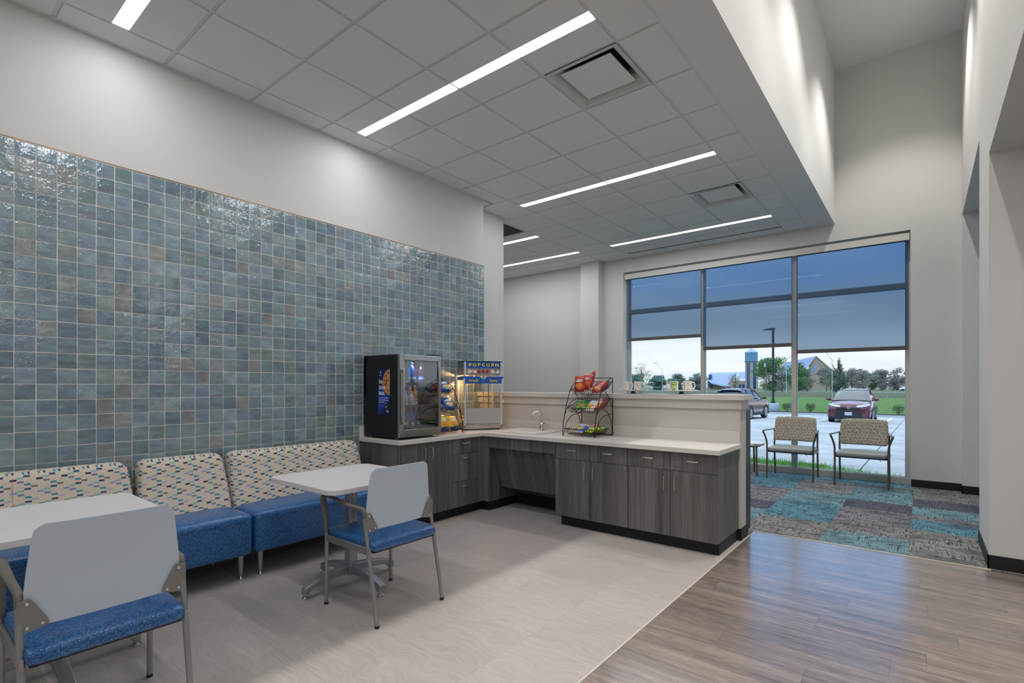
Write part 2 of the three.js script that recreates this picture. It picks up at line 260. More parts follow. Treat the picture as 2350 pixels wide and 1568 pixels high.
// --- left wall with its tiled field
const wallLeft = structGroup('wall_left');
part('painted_wall', [box(-0.30, 0, -4.736, -0.008, HC + .3, 3.3), box(-0.40, 0, -5.416, -0.245, HC + .3, -4.73)], M.wall, wallLeft);
part('grout', box(-0.009, 0, -4.735, 0.0036, 2.815, 1.05), M.grout, wallLeft);
part('edge_trim', [box(-0.008, 2.8145, -4.7385, 0.004, 2.824, 1.05), box(-0.008, 0, -4.7395, 0.003, 2.824, -4.7345)], M.trimBrown, wallLeft);
{
  seed(5);
  const p = 0.09798, size = p - 0.0033, variants = [], cols = [
    [.190, .275, .312], [.200, .290, .307], [.220, .295, .282], [.175, .250, .297], [.250, .335, .348], [.135, .205, .228], [.235, .315, .318], [.210, .280, .330], [.270, .310, .305], [.285, .285, .270], [.180, .275, .275], [.220, .320, .350]];
  function tileGeo(c) {
    const h = size / 2, t = 0.0075, b = 0.0016, z = [0, 0, 0, 0].map(() => rr(-0.0011, 0.0011)), pos = [], uv = [], col = [], idx = [], ox = rnd() * 3, oy = rnd() * 3;
    const corner = [[-h, -h], [h, -h], [h, h], [-h, h]], tint = corner.map(() => { const k = rr(.88, 1.12), w = rnd() < .12 ? rr(.02, .06) : 0; return [c[0] * k + w, c[1] * k + w * .55, c[2] * k + w * .3]; });
    const add = (a, bq, d, i) => { pos.push(d, bq, -a); uv.push((a + ox) / .34, (bq + oy) / .34); col.push(...tint[i]); };
    corner.forEach(([a, q], i) => add(a * (1 - b / h), q * (1 - b / h), t + z[i], i));
    add(0, 0, t + .0007 + (z[0] + z[1] + z[2] + z[3]) / 4, 0); col.splice(-3, 3, ...[0, 1, 2].map((k) => (tint[0][k] + tint[1][k] + tint[2][k] + tint[3][k]) / 4));
    corner.forEach(([a, q], i) => add(a, q, t - .0012 + z[i], i)); corner.forEach(([a, q], i) => add(a, q, -.002, i));
    for (let i = 0; i < 4; i++) { const j = (i + 1) % 4; idx.push(4, i, j, 5 + i, 5 + j, j, 5 + i, j, i, 9 + i, 9 + j, 5 + j, 9 + i, 5 + j, 5 + i); }
    const g = new THREE.BufferGeometry(); g.setAttribute('position', new THREE.Float32BufferAttribute(pos, 3)); g.setAttribute('uv', new THREE.Float32BufferAttribute(uv, 2)); g.setAttribute('color', new THREE.Float32BufferAttribute(col, 3)); g.setIndex(idx); g.computeVertexNormals(); return g;
  }
  for (let k = 0; k < 84; k++) { const c = cols[[0, 1, 2, 3, 4, 5, 6, 7, 0, 1, 7, 11, 3, 6, 10, 2, 8, 9, 1, 6, 0][k % 21]]; const f = rr(1.05, 1.38); const lum = (c[0] + c[1] + c[2]) / 3; variants.push(tileGeo(c.map((q, i) => (q * .95 + lum * .05) * f * [.93, .965, 1.02][i]))); }
  const rest = [];
  for (let n = 0; n < 59; n++) for (let r = 0; r < 29; r++) {
    const z = -4.736 + .0012 + (n + .5) * p, y = 2.8135 - (r + .5) * p, g = variants[Math.floor(hash(n, r, 91) * variants.length)];
    if (y < 0) continue;
    const j = n - 28;                              // the columns nearest the camera, above the benches, show largest
    if (n >= 29 && n <= 43 && r < 20) { const m = new THREE.Mesh(g, M.tile); m.name = 'tile'; m.position.set(-0.0025, y, z); wallLeft.add(m); }
    else { const q = g.clone(); q.translate(-0.0025, y, z); rest.push(q); }
  }
  part('tiles', rest, M.tile, wallLeft).userData.kind = 'stuff';
}

// --- other walls
struct('wall_alcove', [box(-3.7, 0, -5.416, -0.40, HC + .3, -5.28), box(-3.7, 0, ZW, -3.5, HC + .3, -5.4)], M.wall);
struct('wall_column', box(-0.80, 0, ZW, -0.42, HC + .3, -8.37), M.wall);
const wx = (x0, x1, y0, y1) => box(x0, y0, ZW - .25, x1, y1, ZW);
struct('wall_window', [wx(-3.7, -0.007, 0, HI + .2), wx(-0.007, 4.126, 3.39, HI + .2), wx(4.126, 5.25, 0, HI + .2), wx(5.25, 8.15, 3.45, HI + .2), wx(5.25, 8.15, 0, .06), wx(8.15, 8.8, 0, HI + .2)], M.wall);
struct('wall_pilaster', box(XR + .005, 0, ZW, XR + .2, 3.47, -8.39), M.wallCool);
struct('wall_right', [box(XR, 0, -5.90, XR + .2, HI + .2, -5.09), box(XR + .2, 0, -5.30, 8.8, HI, -5.09)], M.wall);
struct('wall_header', [box(XR + .005, 3.455, ZW, XR + .2, HI + .2, -5.90), box(XR, 3.03, -5.09, XR + .2, HI + .2, 3.4)], M.wall);
struct('wall_side', box(8.6, 0, ZW, 8.8, HI, 3.4), M.wall);
struct('wall_back', box(-0.3, 0, 3.2, 8.8, HI + .2, 3.4), M.wall);
struct('wall_soffit', [box(2.965, HC, ZW, 3.2545, HC + .02, 3.3), box(3.255, HC, ZW, 3.275, HI + .1, 3.3)], M.drywall);

// --- low wall behind the counter, with its cap
const wallLow = structGroup('wall_low');
part('core', box(0, 0, -4.84, 3.03, 1.21, -4.66), mat(0xc6c3bc, 0.6), wallLow);
part('apron_board', [box(-0.005, 1.128, -4.66, 3.045, 1.208, -4.640, .003), box(3.03, 1.128, -4.855, 3.046, 1.208, -4.642, .003), box(-.005, 1.128, -4.86, 3.045, 1.208, -4.84, .003)], mat(0xc6c3bc, 0.5), wallLow);
part('cap', box(-0.02, 1.207, -4.885, 3.07, 1.255, -4.615, .004), mat(0xcfccc6, 0.45), wallLow);

// --- ceilings
const ceiling = structGroup('ceiling');
part('slab', [box(-3.7, HC + .22, ZW, 3.275, HC + .34, 3.4), box(3.255, HI, ZW - .1, XR + .2, HI + .15, 3.4)], M.drywall, ceiling);
part('side_ceiling', [box(XR + .2, 3.455, ZW, 8.8, 3.6, -5.2), box(XR + .2, 3.03, -5.2, 8.8, 3.2, 3.4)], M.drywall, ceiling);
const px = [0, .235, .84, 1.445, 2.05, 2.655, 2.965], pxL = [-3.4, -2.79, -2.185, -1.58, -.975, -.37, .235];
const zline = (k) => -0.698 - .6024 * (k - 6);     // k = 0 is behind the camera, 19 is at the window wall
const lightRows = [2, 6, 9, 13, 17];
const hole = (x0, k) => (k === 10 && Math.abs(x0 - 2.05) < .01) || (k === 15 && Math.abs(x0 - 2.05) < .01) || (k === 14 && Math.abs(x0 + .975) < .01);
{
  const g = 0.012;
  const pan = (x0, x1, z0, z1) => part('ceiling_panel', box(x0 + g, HC, z0 + g, x1 - g, HC + .016, z1 - g, .003), M.panel, ceiling);
  for (let k = 0; k < 19; k++) {
    const z1 = zline(k), z0 = Math.max(zline(k + 1), ZW), zc = (z0 + z1) / 2 + .014;
    const cols = [...px.slice(0, -1).map((x, i) => [x, px[i + 1]])];
    if (k >= 13) { cols.shift(); pxL.slice(0, -1).forEach((x, i) => cols.push([x, pxL[i + 1]])); }
    for (let [x0, x1] of cols) {
      let zz1 = z1; if (x0 < -.3 && k === 13) zz1 = Math.min(z1, -5.42);
      if (hole(x0, k)) continue;
      const lit = (lightRows.includes(k) && ((x0 > .2 && x0 < 2.6) || (k === 17 && x0 < -.5 && x0 > -3))) || (k === 15 && x0 < -.5 && x0 > -1.6);
      if (lit) { pan(x0, x1, zc + .045 - g, zz1); pan(x0, x1, z0, zc - .045 + g); continue; }
      if (k === 18 && x0 > .2 && x0 < 2.6) { pan(x0, x1, -8.20 - g, zz1); pan(x0, x1, z0, -8.26 + g); continue; }
      pan(x0, x1, z0, zz1);
    }
    part('grid_tee', box(k >= 13 ? -3.5 : 0, HC + .006, z0 - .011, 2.965, HC + .03, z0 + .011), M.tee, ceiling);
  }
  pan(-.245, .235, -5.44, zline(13)); pan(-.245, 0, zline(13), -4.74);
  for (const x of px.slice(1, -1)) part('grid_tee', box(x - .011, HC + .005, ZW, x + .011, HC + .03, 3.3), M.tee, ceiling);
  for (const x of pxL.slice(0, -1)) part('grid_tee', box(x - .011, HC + .005, ZW, x + .011, HC + .03, -5.41), M.tee, ceiling);
  part('wall_angle', [box(-.008, HC - .002, -4.736, .020, HC + .012, 3.3), box(-.245, HC - .002, -5.416, -.215, HC + .012, -4.736), box(2.945, HC - .001, ZW, 2.967, HC + .012, 3.3), box(-3.5, HC - .002, ZW, 2.965, HC + .012, ZW + .022), box(-3.5, HC - .002, -5.44, -.245, HC + .012, -5.41)], M.whiteMetal, ceiling);
}

// --- baseboards
struct('baseboard_window', [box(4.132, 0, ZW, XR + .005, .10, ZW + .008), box(XR - .004, 0, -8.39, XR + .2, .10, -8.382), box(XR - .003, 0, ZW, XR + .005, .10, -8.382)], M.rubber);
struct('baseboard_right', [box(XR - .008, 0, -5.91, XR, .10, -5.082), box(XR - .008, 0, -5.09, 8.6, .10, -5.082)], M.rubber);
struct('baseboard_low', [box(3.03, 0, -4.85, 3.04, .10, -4.655), box(0, 0, -4.85, 3.04, .10, -4.84), box(3.0, 0, -4.66, 3.04, .10, -4.652)], M.rubber);
struct('baseboard_left', box(0, 0, -2.93, .008, .10, 3.2), M.rubber);

// --- ceiling fittings
function stripLight(x0, x1, z, label, y = HC) {
  const t = thing('strip_light', label, 'ceiling light', [(x0 + x1) / 2, y, z], 0, 'recessed linear ceiling lights'), w = x1 - x0;
  part('housing', [box(-w / 2, .004, -.046, w / 2, .05, -.0425), box(-w / 2, .004, .0425, w / 2, .05, .046), box(-w / 2, .004, -.0425, -w / 2 + .004, .05, .0425), box(w / 2 - .004, .004, -.0425, w / 2, .05, .0425), box(-w / 2, .05, -.046, w / 2, .06, .046)], M.whiteMetal, t);
  part('diffuser', box(-w / 2 + .004, .0005, -.0425, w / 2 - .004, .004, .0425), M.diffuser, t);
  const l = new THREE.RectAreaLight(STRIP_COLOR, STRIP, w - .01, .083); l.name = 'strip'; l.position.set(0, -0.0015, 0); l.rotation.x = -Math.PI / 2; t.add(l);
  return t;
}
const zr = (k) => (zline(k) + Math.max(zline(k + 1), ZW)) / 2 + .014;
const rowWord = { 2: 'behind the camera', 6: 'in the nearest row, at the top left', 9: 'in the second row from the camera', 13: 'in the third row, above the counter', 17: 'in the fourth row, before the window' };
for (const k of lightRows) { stripLight(.238, 1.440, zr(k), `lit ceiling strip ${rowWord[k]}, tiled wall half`); stripLight(1.450, 2.652, zr(k), `lit ceiling strip ${rowWord[k]}, soffit half`); }
stripLight(-1.577, -.385, zr(15), 'lit ceiling strip in the alcove beside the dark return grille');
stripLight(-1.577, -.385, zr(17), 'lit ceiling strip in the alcove before the back wall, right half');
stripLight(-2.787, -1.583, zr(17), 'lit ceiling strip in the alcove before the back wall, left half');

for (const [z, w] of [[-3.1, 'farthest from the camera'], [-.9, 'middle row'], [1.3, 'behind the camera']]) { stripLight(5.3, 6.5, z, `lit ceiling strip in the room right of the hall, ${w}, hall half`, 3.03 - .014); stripLight(6.6, 7.8, z, `lit ceiling strip in the room right of the hall, ${w}, far half`, 3.03 - .014); }

function plaqueDiffuser(x, z, label) {
  const t = thing('air_diffuser', label, 'air vent', [x, HC, z], 0, 'square ceiling air diffusers'), a = .295;
  const ring = (o, i, y0, y1) => { const A = [[-o, y0, -o], [o, y0, -o], [o, y0, o], [-o, y0, o], [-o, y0, -o]], B = [[-i, y1, -i], [i, y1, -i], [i, y1, i], [-i, y1, i], [-i, y1, -i]]; return loft([B, A], false, false).toNonIndexed(); };
  const fl = [ring(a, .262, -.002, 0), ring(.262, .205, 0, .075), ring(.205, .20, .075, .12)]; fl.forEach((g) => { g.computeVertexNormals(); });
  part('frame', fl, mat(0xcfcfcd, .5, { side: THREE.DoubleSide }), t);
  part('neck', box(-.21, .12, -.21, .21, .13, .21), M.dark, t);
  part('plaque', box(-.205, .012, -.205, .205, .018, .205, .002), M.panel, t);
  return t;
}
plaqueDiffuser(2.3525, (zline(10) + zline(11)) / 2, 'square white ceiling air diffuser, the large one nearest the camera');
plaqueDiffuser(2.3525, (zline(15) + zline(16)) / 2, 'square white ceiling air diffuser, the farther one nearer the window');
for (const [a, b, w] of [[.238, 1.44, 'left'], [1.45, 2.652, 'right']]) {
  const t = thing('slot_diffuser', `black linear slot diffuser in the ceiling before the window, ${w} length`, 'air vent', [(a + b) / 2, HC, -8.23], 0, 'linear slot diffusers'), w2 = (b - a) / 2;
  part('slot', box(-w2, -.0005, -.03, w2, .012, .03), M.black, t);
  for (const z of [-.034, -.0035, .029]) part('blade', box(-w2, -.002, z, w2, .010, z + .006), M.whiteMetal, t);
}
{
  const t = thing('return_grille', 'dark square return air grille in the alcove ceiling', 'air vent', [-.6725, HC, (zline(14) + zline(15)) / 2]);
  part('frame', [box(-.295, 0, -.295, .295, .015, -.28), box(-.295, 0, .28, .295, .015, .295), box(-.295, 0, -.28, -.28, .015, .28), box(.28, 0, -.28, .295, .015, .28)], M.whiteMetal, t);
  part('backing', box(-.28, .03, -.28, .28, .04, .28), mat(0x5d6064, .7), t);
  for (let i = 0; i < 18; i++) part('blade', box(-.28, .002, -.27 + i * .031, .28, .022, -.267 + i * .031), mat(0x6d7074, .6), t);
}
let dl = 0;
for (const z of [-7.30, -5.45, -3.6, -1.75, 0.1, 2.0]) {
  const t = thing('downlight', ['round recessed downlight in the high hall ceiling beside the window wall', 'round recessed downlight in the high hall ceiling, second from the window wall', 'round recessed downlight in the high hall ceiling, third from the window wall', 'round recessed downlight in the high hall ceiling, fourth from the window wall', 'round recessed downlight in the high hall ceiling above the camera', 'round recessed downlight in the high hall ceiling behind the camera'][dl++], 'ceiling light', [4.06, HI, z], 0, 'downlights in the high ceiling');
  part('trim_ring', lathe([[.058, .0], [.078, -.004], [.080, -.001], [.080, .0]], 24), M.whiteMetal, t);
  part('lens', new THREE.CylinderGeometry(.057, .057, .002, 24).translate(0, -.002, 0), M.diffuser, t);
  const s = new THREE.SpotLight(0xfffaf4, SPOT, 0, 0.87, 0.4, 2); s.name = 'beam'; s.position.set(0, -.006, 0); s.target.position.set(0, -2, 0); s.shadow.radius = 2.5; t.add(s); t.add(s.target);
}
// ------------------------------------------------------------------ windows
function glazing(name, x0, x1, muls, z, y1) {
  const w = structGroup(name), f = .06, zb = z - .10, y0 = name === 'window_1' ? 0.0 : .06;
  const xs = [x0, ...muls, x1];
  part('sill', box(x0, y0, zb, x1, y0 + .095, z, .003), M.frame, w);
  part('head', box(x0, y1 - f, zb, x1, y1, z, .003), M.frame, w);
  const ya = y0 + .095, yb = y1 - f;
  part('jamb', box(x0, ya, zb, x0 + f * .8, yb, z, .003), M.frame, w);
  part('jamb', box(x1 - f * .8, ya, zb, x1, yb, z, .003), M.frame, w);
  for (const m of muls) part('mullion', box(m - f / 2, ya, zb, m + f / 2, yb, z, .003), M.frame, w);
  for (let i = 0; i < xs.length - 1; i++) {
    const a = xs[i] + (i ? f / 2 : f * .8), b = xs[i + 1] - (i < xs.length - 2 ? f / 2 : f * .8);
    part('transom', box(a, 2.65, zb, b, 2.715, z, .003), M.frame, w);
    for (const [c, d] of [[y0 + .095, 2.65], [2.715, y1 - f]]) {
      part('glazing_bead', [box(a, c, z - .045, a + .012, d, z - .025), box(b - .012, c, z - .045, b, d, z - .025), box(a, c, z - .045, b, c + .012, z - .025), box(a, d - .012, z - .045, b, d, z - .025)], mat(0xb9c0c6, .4, { metalness: .4 }), w);
      const p = new THREE.PlaneGeometry(b - a, d - c); p.translate((a + b) / 2, (c + d) / 2, z - .05); part('pane', p, M.glass, w);
    }
  }
  return w;
}
glazing('window_1', -0.007, 4.126, [1.371, 2.737], ZW - .15, 3.39);
glazing('window_2', 5.25, 8.15, [6.2, 7.2], ZW - .15, 3.45);

// --- roller shades
solo('shade_cassette', [box(0.0, 3.265, -8.655, 4.12, 3.355, -8.645), box(0.0, 3.352, -8.655, 4.12, 3.358, -8.565), box(0.0, 3.265, -8.572, 4.12, 3.357, -8.566, .002), box(0, 3.265, -8.655, .006, 3.355, -8.566), box(4.114, 3.265, -8.655, 4.12, 3.355, -8.566)], mat(0xd6d3cc, .45), 'long off-white shade cassette across the top of the window', 'shade cassette');
[[.05, 1.372, 2.14, 'leftmost roller shade of the window, ending highest'], [1.41, 2.722, 1.92, 'middle roller shade of the window, with the lamp post showing through'], [2.782, 4.104, 1.81, 'rightmost roller shade of the window, pulled lowest']].forEach(([a, b, y, label]) => {
  const t = thing('roller_shade', label, 'roller shade', [(a + b) / 2, y, -8.612], 0, 'blue-grey screen roller shades'), w = (b - a) / 2;
  const p = new THREE.PlaneGeometry(2 * w, 3.30 - y - .02); p.translate(0, (3.30 - y + .02) / 2, 0); part('fabric', p, M.shade, t);
  part('hem_bar', box(-w, 0, -.009, w, .055, .009, .004), M.hem, t);
  part('roller', new THREE.CylinderGeometry(.022, .022, 2 * w, 16).rotateZ(Math.PI / 2).translate(0, 3.305 - y, 0), M.hem, t);
});

// ------------------------------------------------------------------ counter
const oakFront = (x0, x1, y0, y1) => box(x0, y0, 0, x1, y1, .019, .0012);      // lies in the plane z = 0 of its cabinet, facing +z
function oakUV(g) { const o = [rnd() * 4, rnd() * 4], uv = g.attributes.uv; for (let k = 0; k < uv.count; k++) uv.setXY(k, uv.getX(k) + o[0], uv.getY(k) + o[1]); return g; }
function pullH(x, y, p) { part('handle', tube([[x - .048, y, .019], [x - .048, y, .040], [x - .040, y, .047], [x + .040, y, .047], [x + .048, y, .040], [x + .048, y, .019]], .0048, 30, 8), M.nickel, p); }
function pullV(x, y, p) { part('handle', tube([[x, y - .052, .019], [x, y - .052, .040], [x, y - .044, .047], [x, y + .044, .047], [x, y + .052, .040], [x, y + .052, .019]], .0048, 30, 8), M.nickel, p); }
const H0 = .10, H1 = .797, GAP = .0016;
function cabinet(label, pos, turn, w, depth, fronts, kick = true, ends = [0, 0]) {
  const t = thing('base_cabinet', label, 'cabinet', pos, turn, 'grey oak base cabinets under the counter');
  part('body', oakUV(box(0, H0, -depth, w, H1, -.001)), M.oak, t);
  if (kick) part('toe_kick', box(ends[0], 0, -depth + .02, w - ends[1], H0 + .002, -.045), M.rubber, t);
  for (const f of fronts) {
    const d = part(f.drawer ? 'drawer' : 'door', oakUV(oakFront(f.x0 + GAP, f.x1 - GAP, f.y0 + GAP, f.y1 - GAP)), M.oak, t);
    if (f.pull === 'h') pullH((f.x0 + f.x1) / 2, lerp(f.y0, f.y1, f.at ?? .72), d); else if (f.pull) pullV(f.pull === 'r' ? f.x1 - .045 : f.x0 + .045, f.y1 - .11, d);
  }
  return t;
}
seed(31);
{ // run along the tiled wall, fronts face +x
  const X = .566, T90 = Math.PI / 2;
  const a = cabinet('tall two-door grey oak base cabinet under the drinks fridge', [X, 0, -2.962], T90, .645, .555, [{ x0: 0, x1: .322, y0: H0, y1: H1, pull: 'r' }, { x0: .322, x1: .645, y0: H0, y1: H1, pull: 'l' }]);
  part('end_panel', oakUV(box(-.018, 0.0, -.555, -.001, H1, .019, .001)), M.oak, a);
  cabinet('grey oak base cabinet with three drawers beside the sink knee space', [X, 0, -3.609], T90, .375, .555, [{ drawer: 1, x0: 0, x1: .375, y0: .638, y1: H1, pull: 'h', at: .66 }, { drawer: 1, x0: 0, x1: .375, y0: .357, y1: .638, pull: 'h', at: .85 }, { drawer: 1, x0: 0, x1: .375, y0: H0, y1: .357, pull: 'h', at: .82 }]);
  const c = cabinet('narrow grey oak corner filler cabinet where the counter turns', [X, 0, -3.986], T90, .66, .555, [{ x0: 0, x1: .09, y0: H0, y1: H1 }], true, [0, 0]);
  part('side_panel', oakUV(box(.092, H0, -.555, .645, H1, .095)), M.oak, c);
  part('side_kick', box(.12, 0, -.3, .64, H0, .075), M.rubber, c);
}
{ // knee space with the sink
  const t = thing('sink_cabinet', 'open grey oak sink base with knee space and sloped panel', 'cabinet', [.664, 0, -4.098], 0, 'grey oak base cabinets under the counter');
  part('apron', oakUV(box(0, .678, 0, .842, H1, .019, .001)), M.oak, t);
  const p = oakUV(box(0, 0, 0, .838, .46, .016, .001)); p.rotateX(.30); p.translate(.002, .235, -.20); part('knee_panel', p, M.oak, t);
  part('rear_panel', oakUV(box(0, .12, -.50, .84, .34, -.485)), M.oak, t);
  part('rear_base', box(0, 0, -.53, .84, .12, -.478), M.rubber, t);
}
cabinet('two-door grey oak cabinet with two drawers right of the sink knee space', [1.509, 0, -4.099], 0, .753, .555, [{ drawer: 1, x0: 0, x1: .377, y0: .640, y1: H1, pull: 'h', at: .56 }, { drawer: 1, x0: .377, x1: .753, y0: .640, y1: H1, pull: 'h', at: .56 }, { x0: 0, x1: .377, y0: H0, y1: .640, pull: 'r' }, { x0: .377, x1: .753, y0: H0, y1: .640, pull: 'l' }], true, [.03, 0]);
{
  const b = cabinet('two-door grey oak cabinet with two drawers at the counter end by the hall', [2.264, 0, -4.099], 0, .735, .555, [{ drawer: 1, x0: 0, x1: .376, y0: .640, y1: H1, pull: 'h', at: .56 }, { drawer: 1, x0: .376, x1: .752, y0: .640, y1: H1, pull: 'h', at: .56 }, { x0: 0, x1: .376, y0: H0, y1: .640, pull: 'r' }, { x0: .376, x1: .752, y0: H0, y1: .640, pull: 'l' }], true, [0, .04]);
  part('end_panel', oakUV(box(.736, H0, -.557, .752, H1, -.001, .001)), M.oak, b);
  part('end_kick', box(.696, 0, -.557, .745, H0, -.045), M.rubber, b);
}
{
  const t = thing('worktop', 'pale grey L-shaped laminate worktop along tiled wall and low wall', 'countertop', [0, .797, 0]);
  const top = shapeOf([[.004, 2.93], [.609, 2.93], [.609, 4.045], [3.042, 4.045], [3.042, 4.659], [.004, 4.659]]); const cut = new THREE.Path(); cut.setFromPoints(roundRect(.412, .302, .05, .96, 4.407).getPoints(8).reverse()); top.holes.push(cut);
  part('slab', extrude(top, .038, .002).rotateX(-Math.PI / 2), M.counter, t).position.y = 0;
  part('backsplash', [box(.022, .038, -4.659, 3.03, .142, -4.641, .0015), box(.004, .038, -4.659, .022, .142, -2.93, .0015)], mat(0xd2cfc8, .4), t);
}
// ------------------------------------------------------------------ benches
function softBox(w, h, d, r, seg, shape) {   // rounded block centred on the origin, then bent by shape(v)
  const g = new RoundedBoxGeometry(w, h, d, seg, r), p = g.attributes.position; metric(g); const v = V(0, 0, 0); for (let i = 0; i < p.count; i++) { v.fromBufferAttribute(p, i); shape(v); p.setXYZ(i, v.x, v.y, v.z); } return g;
}
function subdiv(w, h, d, r, nx, ny, nz, shape) {   // rounded block with a fine grid, smooth
  const g = new THREE.BoxGeometry(w, h, d, nx, ny, nz), p = g.attributes.position, v = V(0, 0, 0), q = V(0, 0, 0), c = V(w / 2 - r, h / 2 - r, d / 2 - r);
  for (let i = 0; i < p.count; i++) { v.fromBufferAttribute(p, i); q.set(clamp(v.x, -c.x, c.x), clamp(v.y, -c.y, c.y), clamp(v.z, -c.z, c.z)); const e = v.clone().sub(q); if (e.lengthSq() > 0) { const m = Math.max(Math.abs(e.x), Math.abs(e.y), Math.abs(e.z)); e.setLength(m > 0 ? Math.min(r, r * (m / r)) : 0); v.copy(q).add(e); } p.setXYZ(i, v.x, v.y, v.z); }
  const out = metric(g.clone());             // uv before bending keeps the print straight
  const uv = out.attributes.uv; const n2 = g.toNonIndexed(); const P = n2.attributes.position; for (let i = 0; i < P.count; i++) { v.fromBufferAttribute(P, i); shape && shape(v); P.setXYZ(i, v.x, v.y, v.z); }
  n2.setAttribute('uv', uv); return smoothed(n2);
}
function smoothed(g) {                       // normals averaged over points that coincide
  const p = g.attributes.position, map = new Map(), n = new Float32Array(p.count * 3), a = V(0, 0, 0), b = V(0, 0, 0), c = V(0, 0, 0), key = (i) => Math.round(p.getX(i) * 2e4) + ',' + Math.round(p.getY(i) * 2e4) + ',' + Math.round(p.getZ(i) * 2e4);
  const keys = []; for (let i = 0; i < p.count; i++) keys.push(key(i));
  for (let i = 0; i < p.count; i += 3) { a.fromBufferAttribute(p, i); b.fromBufferAttribute(p, i + 1); c.fromBufferAttribute(p, i + 2); const f = b.clone().sub(a).cross(c.clone().sub(a)); for (let k = 0; k < 3; k++) { const m = map.get(keys[i + k]); m ? m.add(f) : map.set(keys[i + k], f.clone()); } }
  for (let i = 0; i < p.count; i++) { const m = map.get(keys[i]).clone().normalize(); n[i * 3] = m.x; n[i * 3 + 1] = m.y; n[i * 3 + 2] = m.z; }
  g.setAttribute('normal', new THREE.BufferAttribute(n, 3)); return g;
}
function bench(z0, z1, label, halves) {      // z0 > z1; backs on the tiled wall
  const W = z0 - z1, t = thing('banquette_bench', label, 'bench', [0, 0, (z0 + z1) / 2], 0, 'patterned banquettes along the tiled wall');
  const seat = subdiv(.56, .285, W, .035, 16, 10, Math.round(W * 26), (v) => { if (v.y > 0) { const k = (1 - Math.pow(Math.abs(v.z) / (W / 2), 4)); v.y += .012 * k * (1 - Math.pow(Math.abs(v.x) / .28, 4)); } });
  seat.translate(.385, .3125, 0); part('seat', seat, M.dots, t);
  const seam = part('seam', tube([[.640, .405, W / 2 - .03], [.6665, .408, W / 2 - .055], [.6670, .409, 0], [.6665, .408, -W / 2 + .055], [.640, .405, -W / 2 + .03]], .0016, 40, 5), mat(0x083763, .5), t);
  const back = subdiv(.15, .46, W, .045, 6, 16, Math.round(W * 26), (v) => { const y = v.y + .23; v.x += .10 - y * .36 + .22 * Math.pow(y - .18, 2); v.z *= 1 - .055 / W * Math.pow(clamp(y / .46), 3); });
  back.translate(.20, .605, 0); part('backrest', back, M.dash, t);
  if (halves) for (const part2 of [0]) { const s = []; for (let k = 0; k <= 12; k++) { const y = k / 12 * .42, x = .275 + .10 - y * .36 + .22 * Math.pow(y - .18, 2); s.push([.20 + x - .20 + .0005, .375 + y, 0]); } part('back_seam', tube(s, .0014, 24, 5), mat(0xa99a86, .8), t); }
  for (const z of [W / 2 - .06, -W / 2 + .06]) for (const x of [.60, .14]) { const l = part('leg', lathe([[0, .028], [.012, .028], [.0145, .06], [.021, .172], [0, .172]], 16).translate(x, 0, z), M.silver, t); part('glide', lathe([[0, 0], [.014, 0], [.014, .008], [.008, .012], [.006, .028], [0, .028]], 14).translate(x, 0, z), M.chrome, l); }
  return t;
}
bench(.085, -1.055, 'leftmost patterned double bench behind the near white table', true);
bench(-1.075, -1.633, 'single patterned bench seat between the two double benches', false);
bench(-1.645, -2.785, 'rightmost patterned double bench beside the counter end', true);

// ------------------------------------------------------------------ cafe tables
function cafeTable(x, z, label) {
  const t = thing('cafe_table', label, 'table', [x, 0, z], 0, 'square white cafe tables');
  part('table_top', extrude(roundRect(.765, .765, .075), .032, .004, 10).rotateX(-Math.PI / 2).translate(0, .698, 0), M.tableTop, t);
  part('mounting_plate', box(-.16, .69, -.16, .16, .698, .16), M.dark, t);
  part('column', extrude(roundRect(.082, .062, .022), .62, 0).rotateX(-Math.PI / 2).translate(0, .07, 0), M.silver, t);
  for (let k = 0; k < 4; k++) {
    const a = k * Math.PI / 2, s = new THREE.Shape(); s.moveTo(0, .135); s.quadraticCurveTo(.19, .13, .335, .072); s.lineTo(.342, .066); s.lineTo(.342, .026); s.lineTo(.312, .026); s.quadraticCurveTo(.308, .05, .27, .058); s.quadraticCurveTo(.16, .088, 0, .076);
    const f = part('foot_arm', extrude(s, .05, .006, 8).translate(0, 0, -.025).rotateY(a), M.silver, t);
    const gx = Math.cos(a) * .327, gz = -Math.sin(a) * .327; part('glide', lathe([[0, 0], [.019, 0], [.021, .004], [.019, .010], [.008, .013], [.008, .027], [0, .027]], 16).translate(gx, 0, gz), M.nickel, f);
  }
  return t;
}
cafeTable(1.10, -.515, 'white square cafe table nearest the camera, cut off by the picture edge');
cafeTable(1.244, -2.012, 'white square cafe table in the middle, before the grey cabinets');

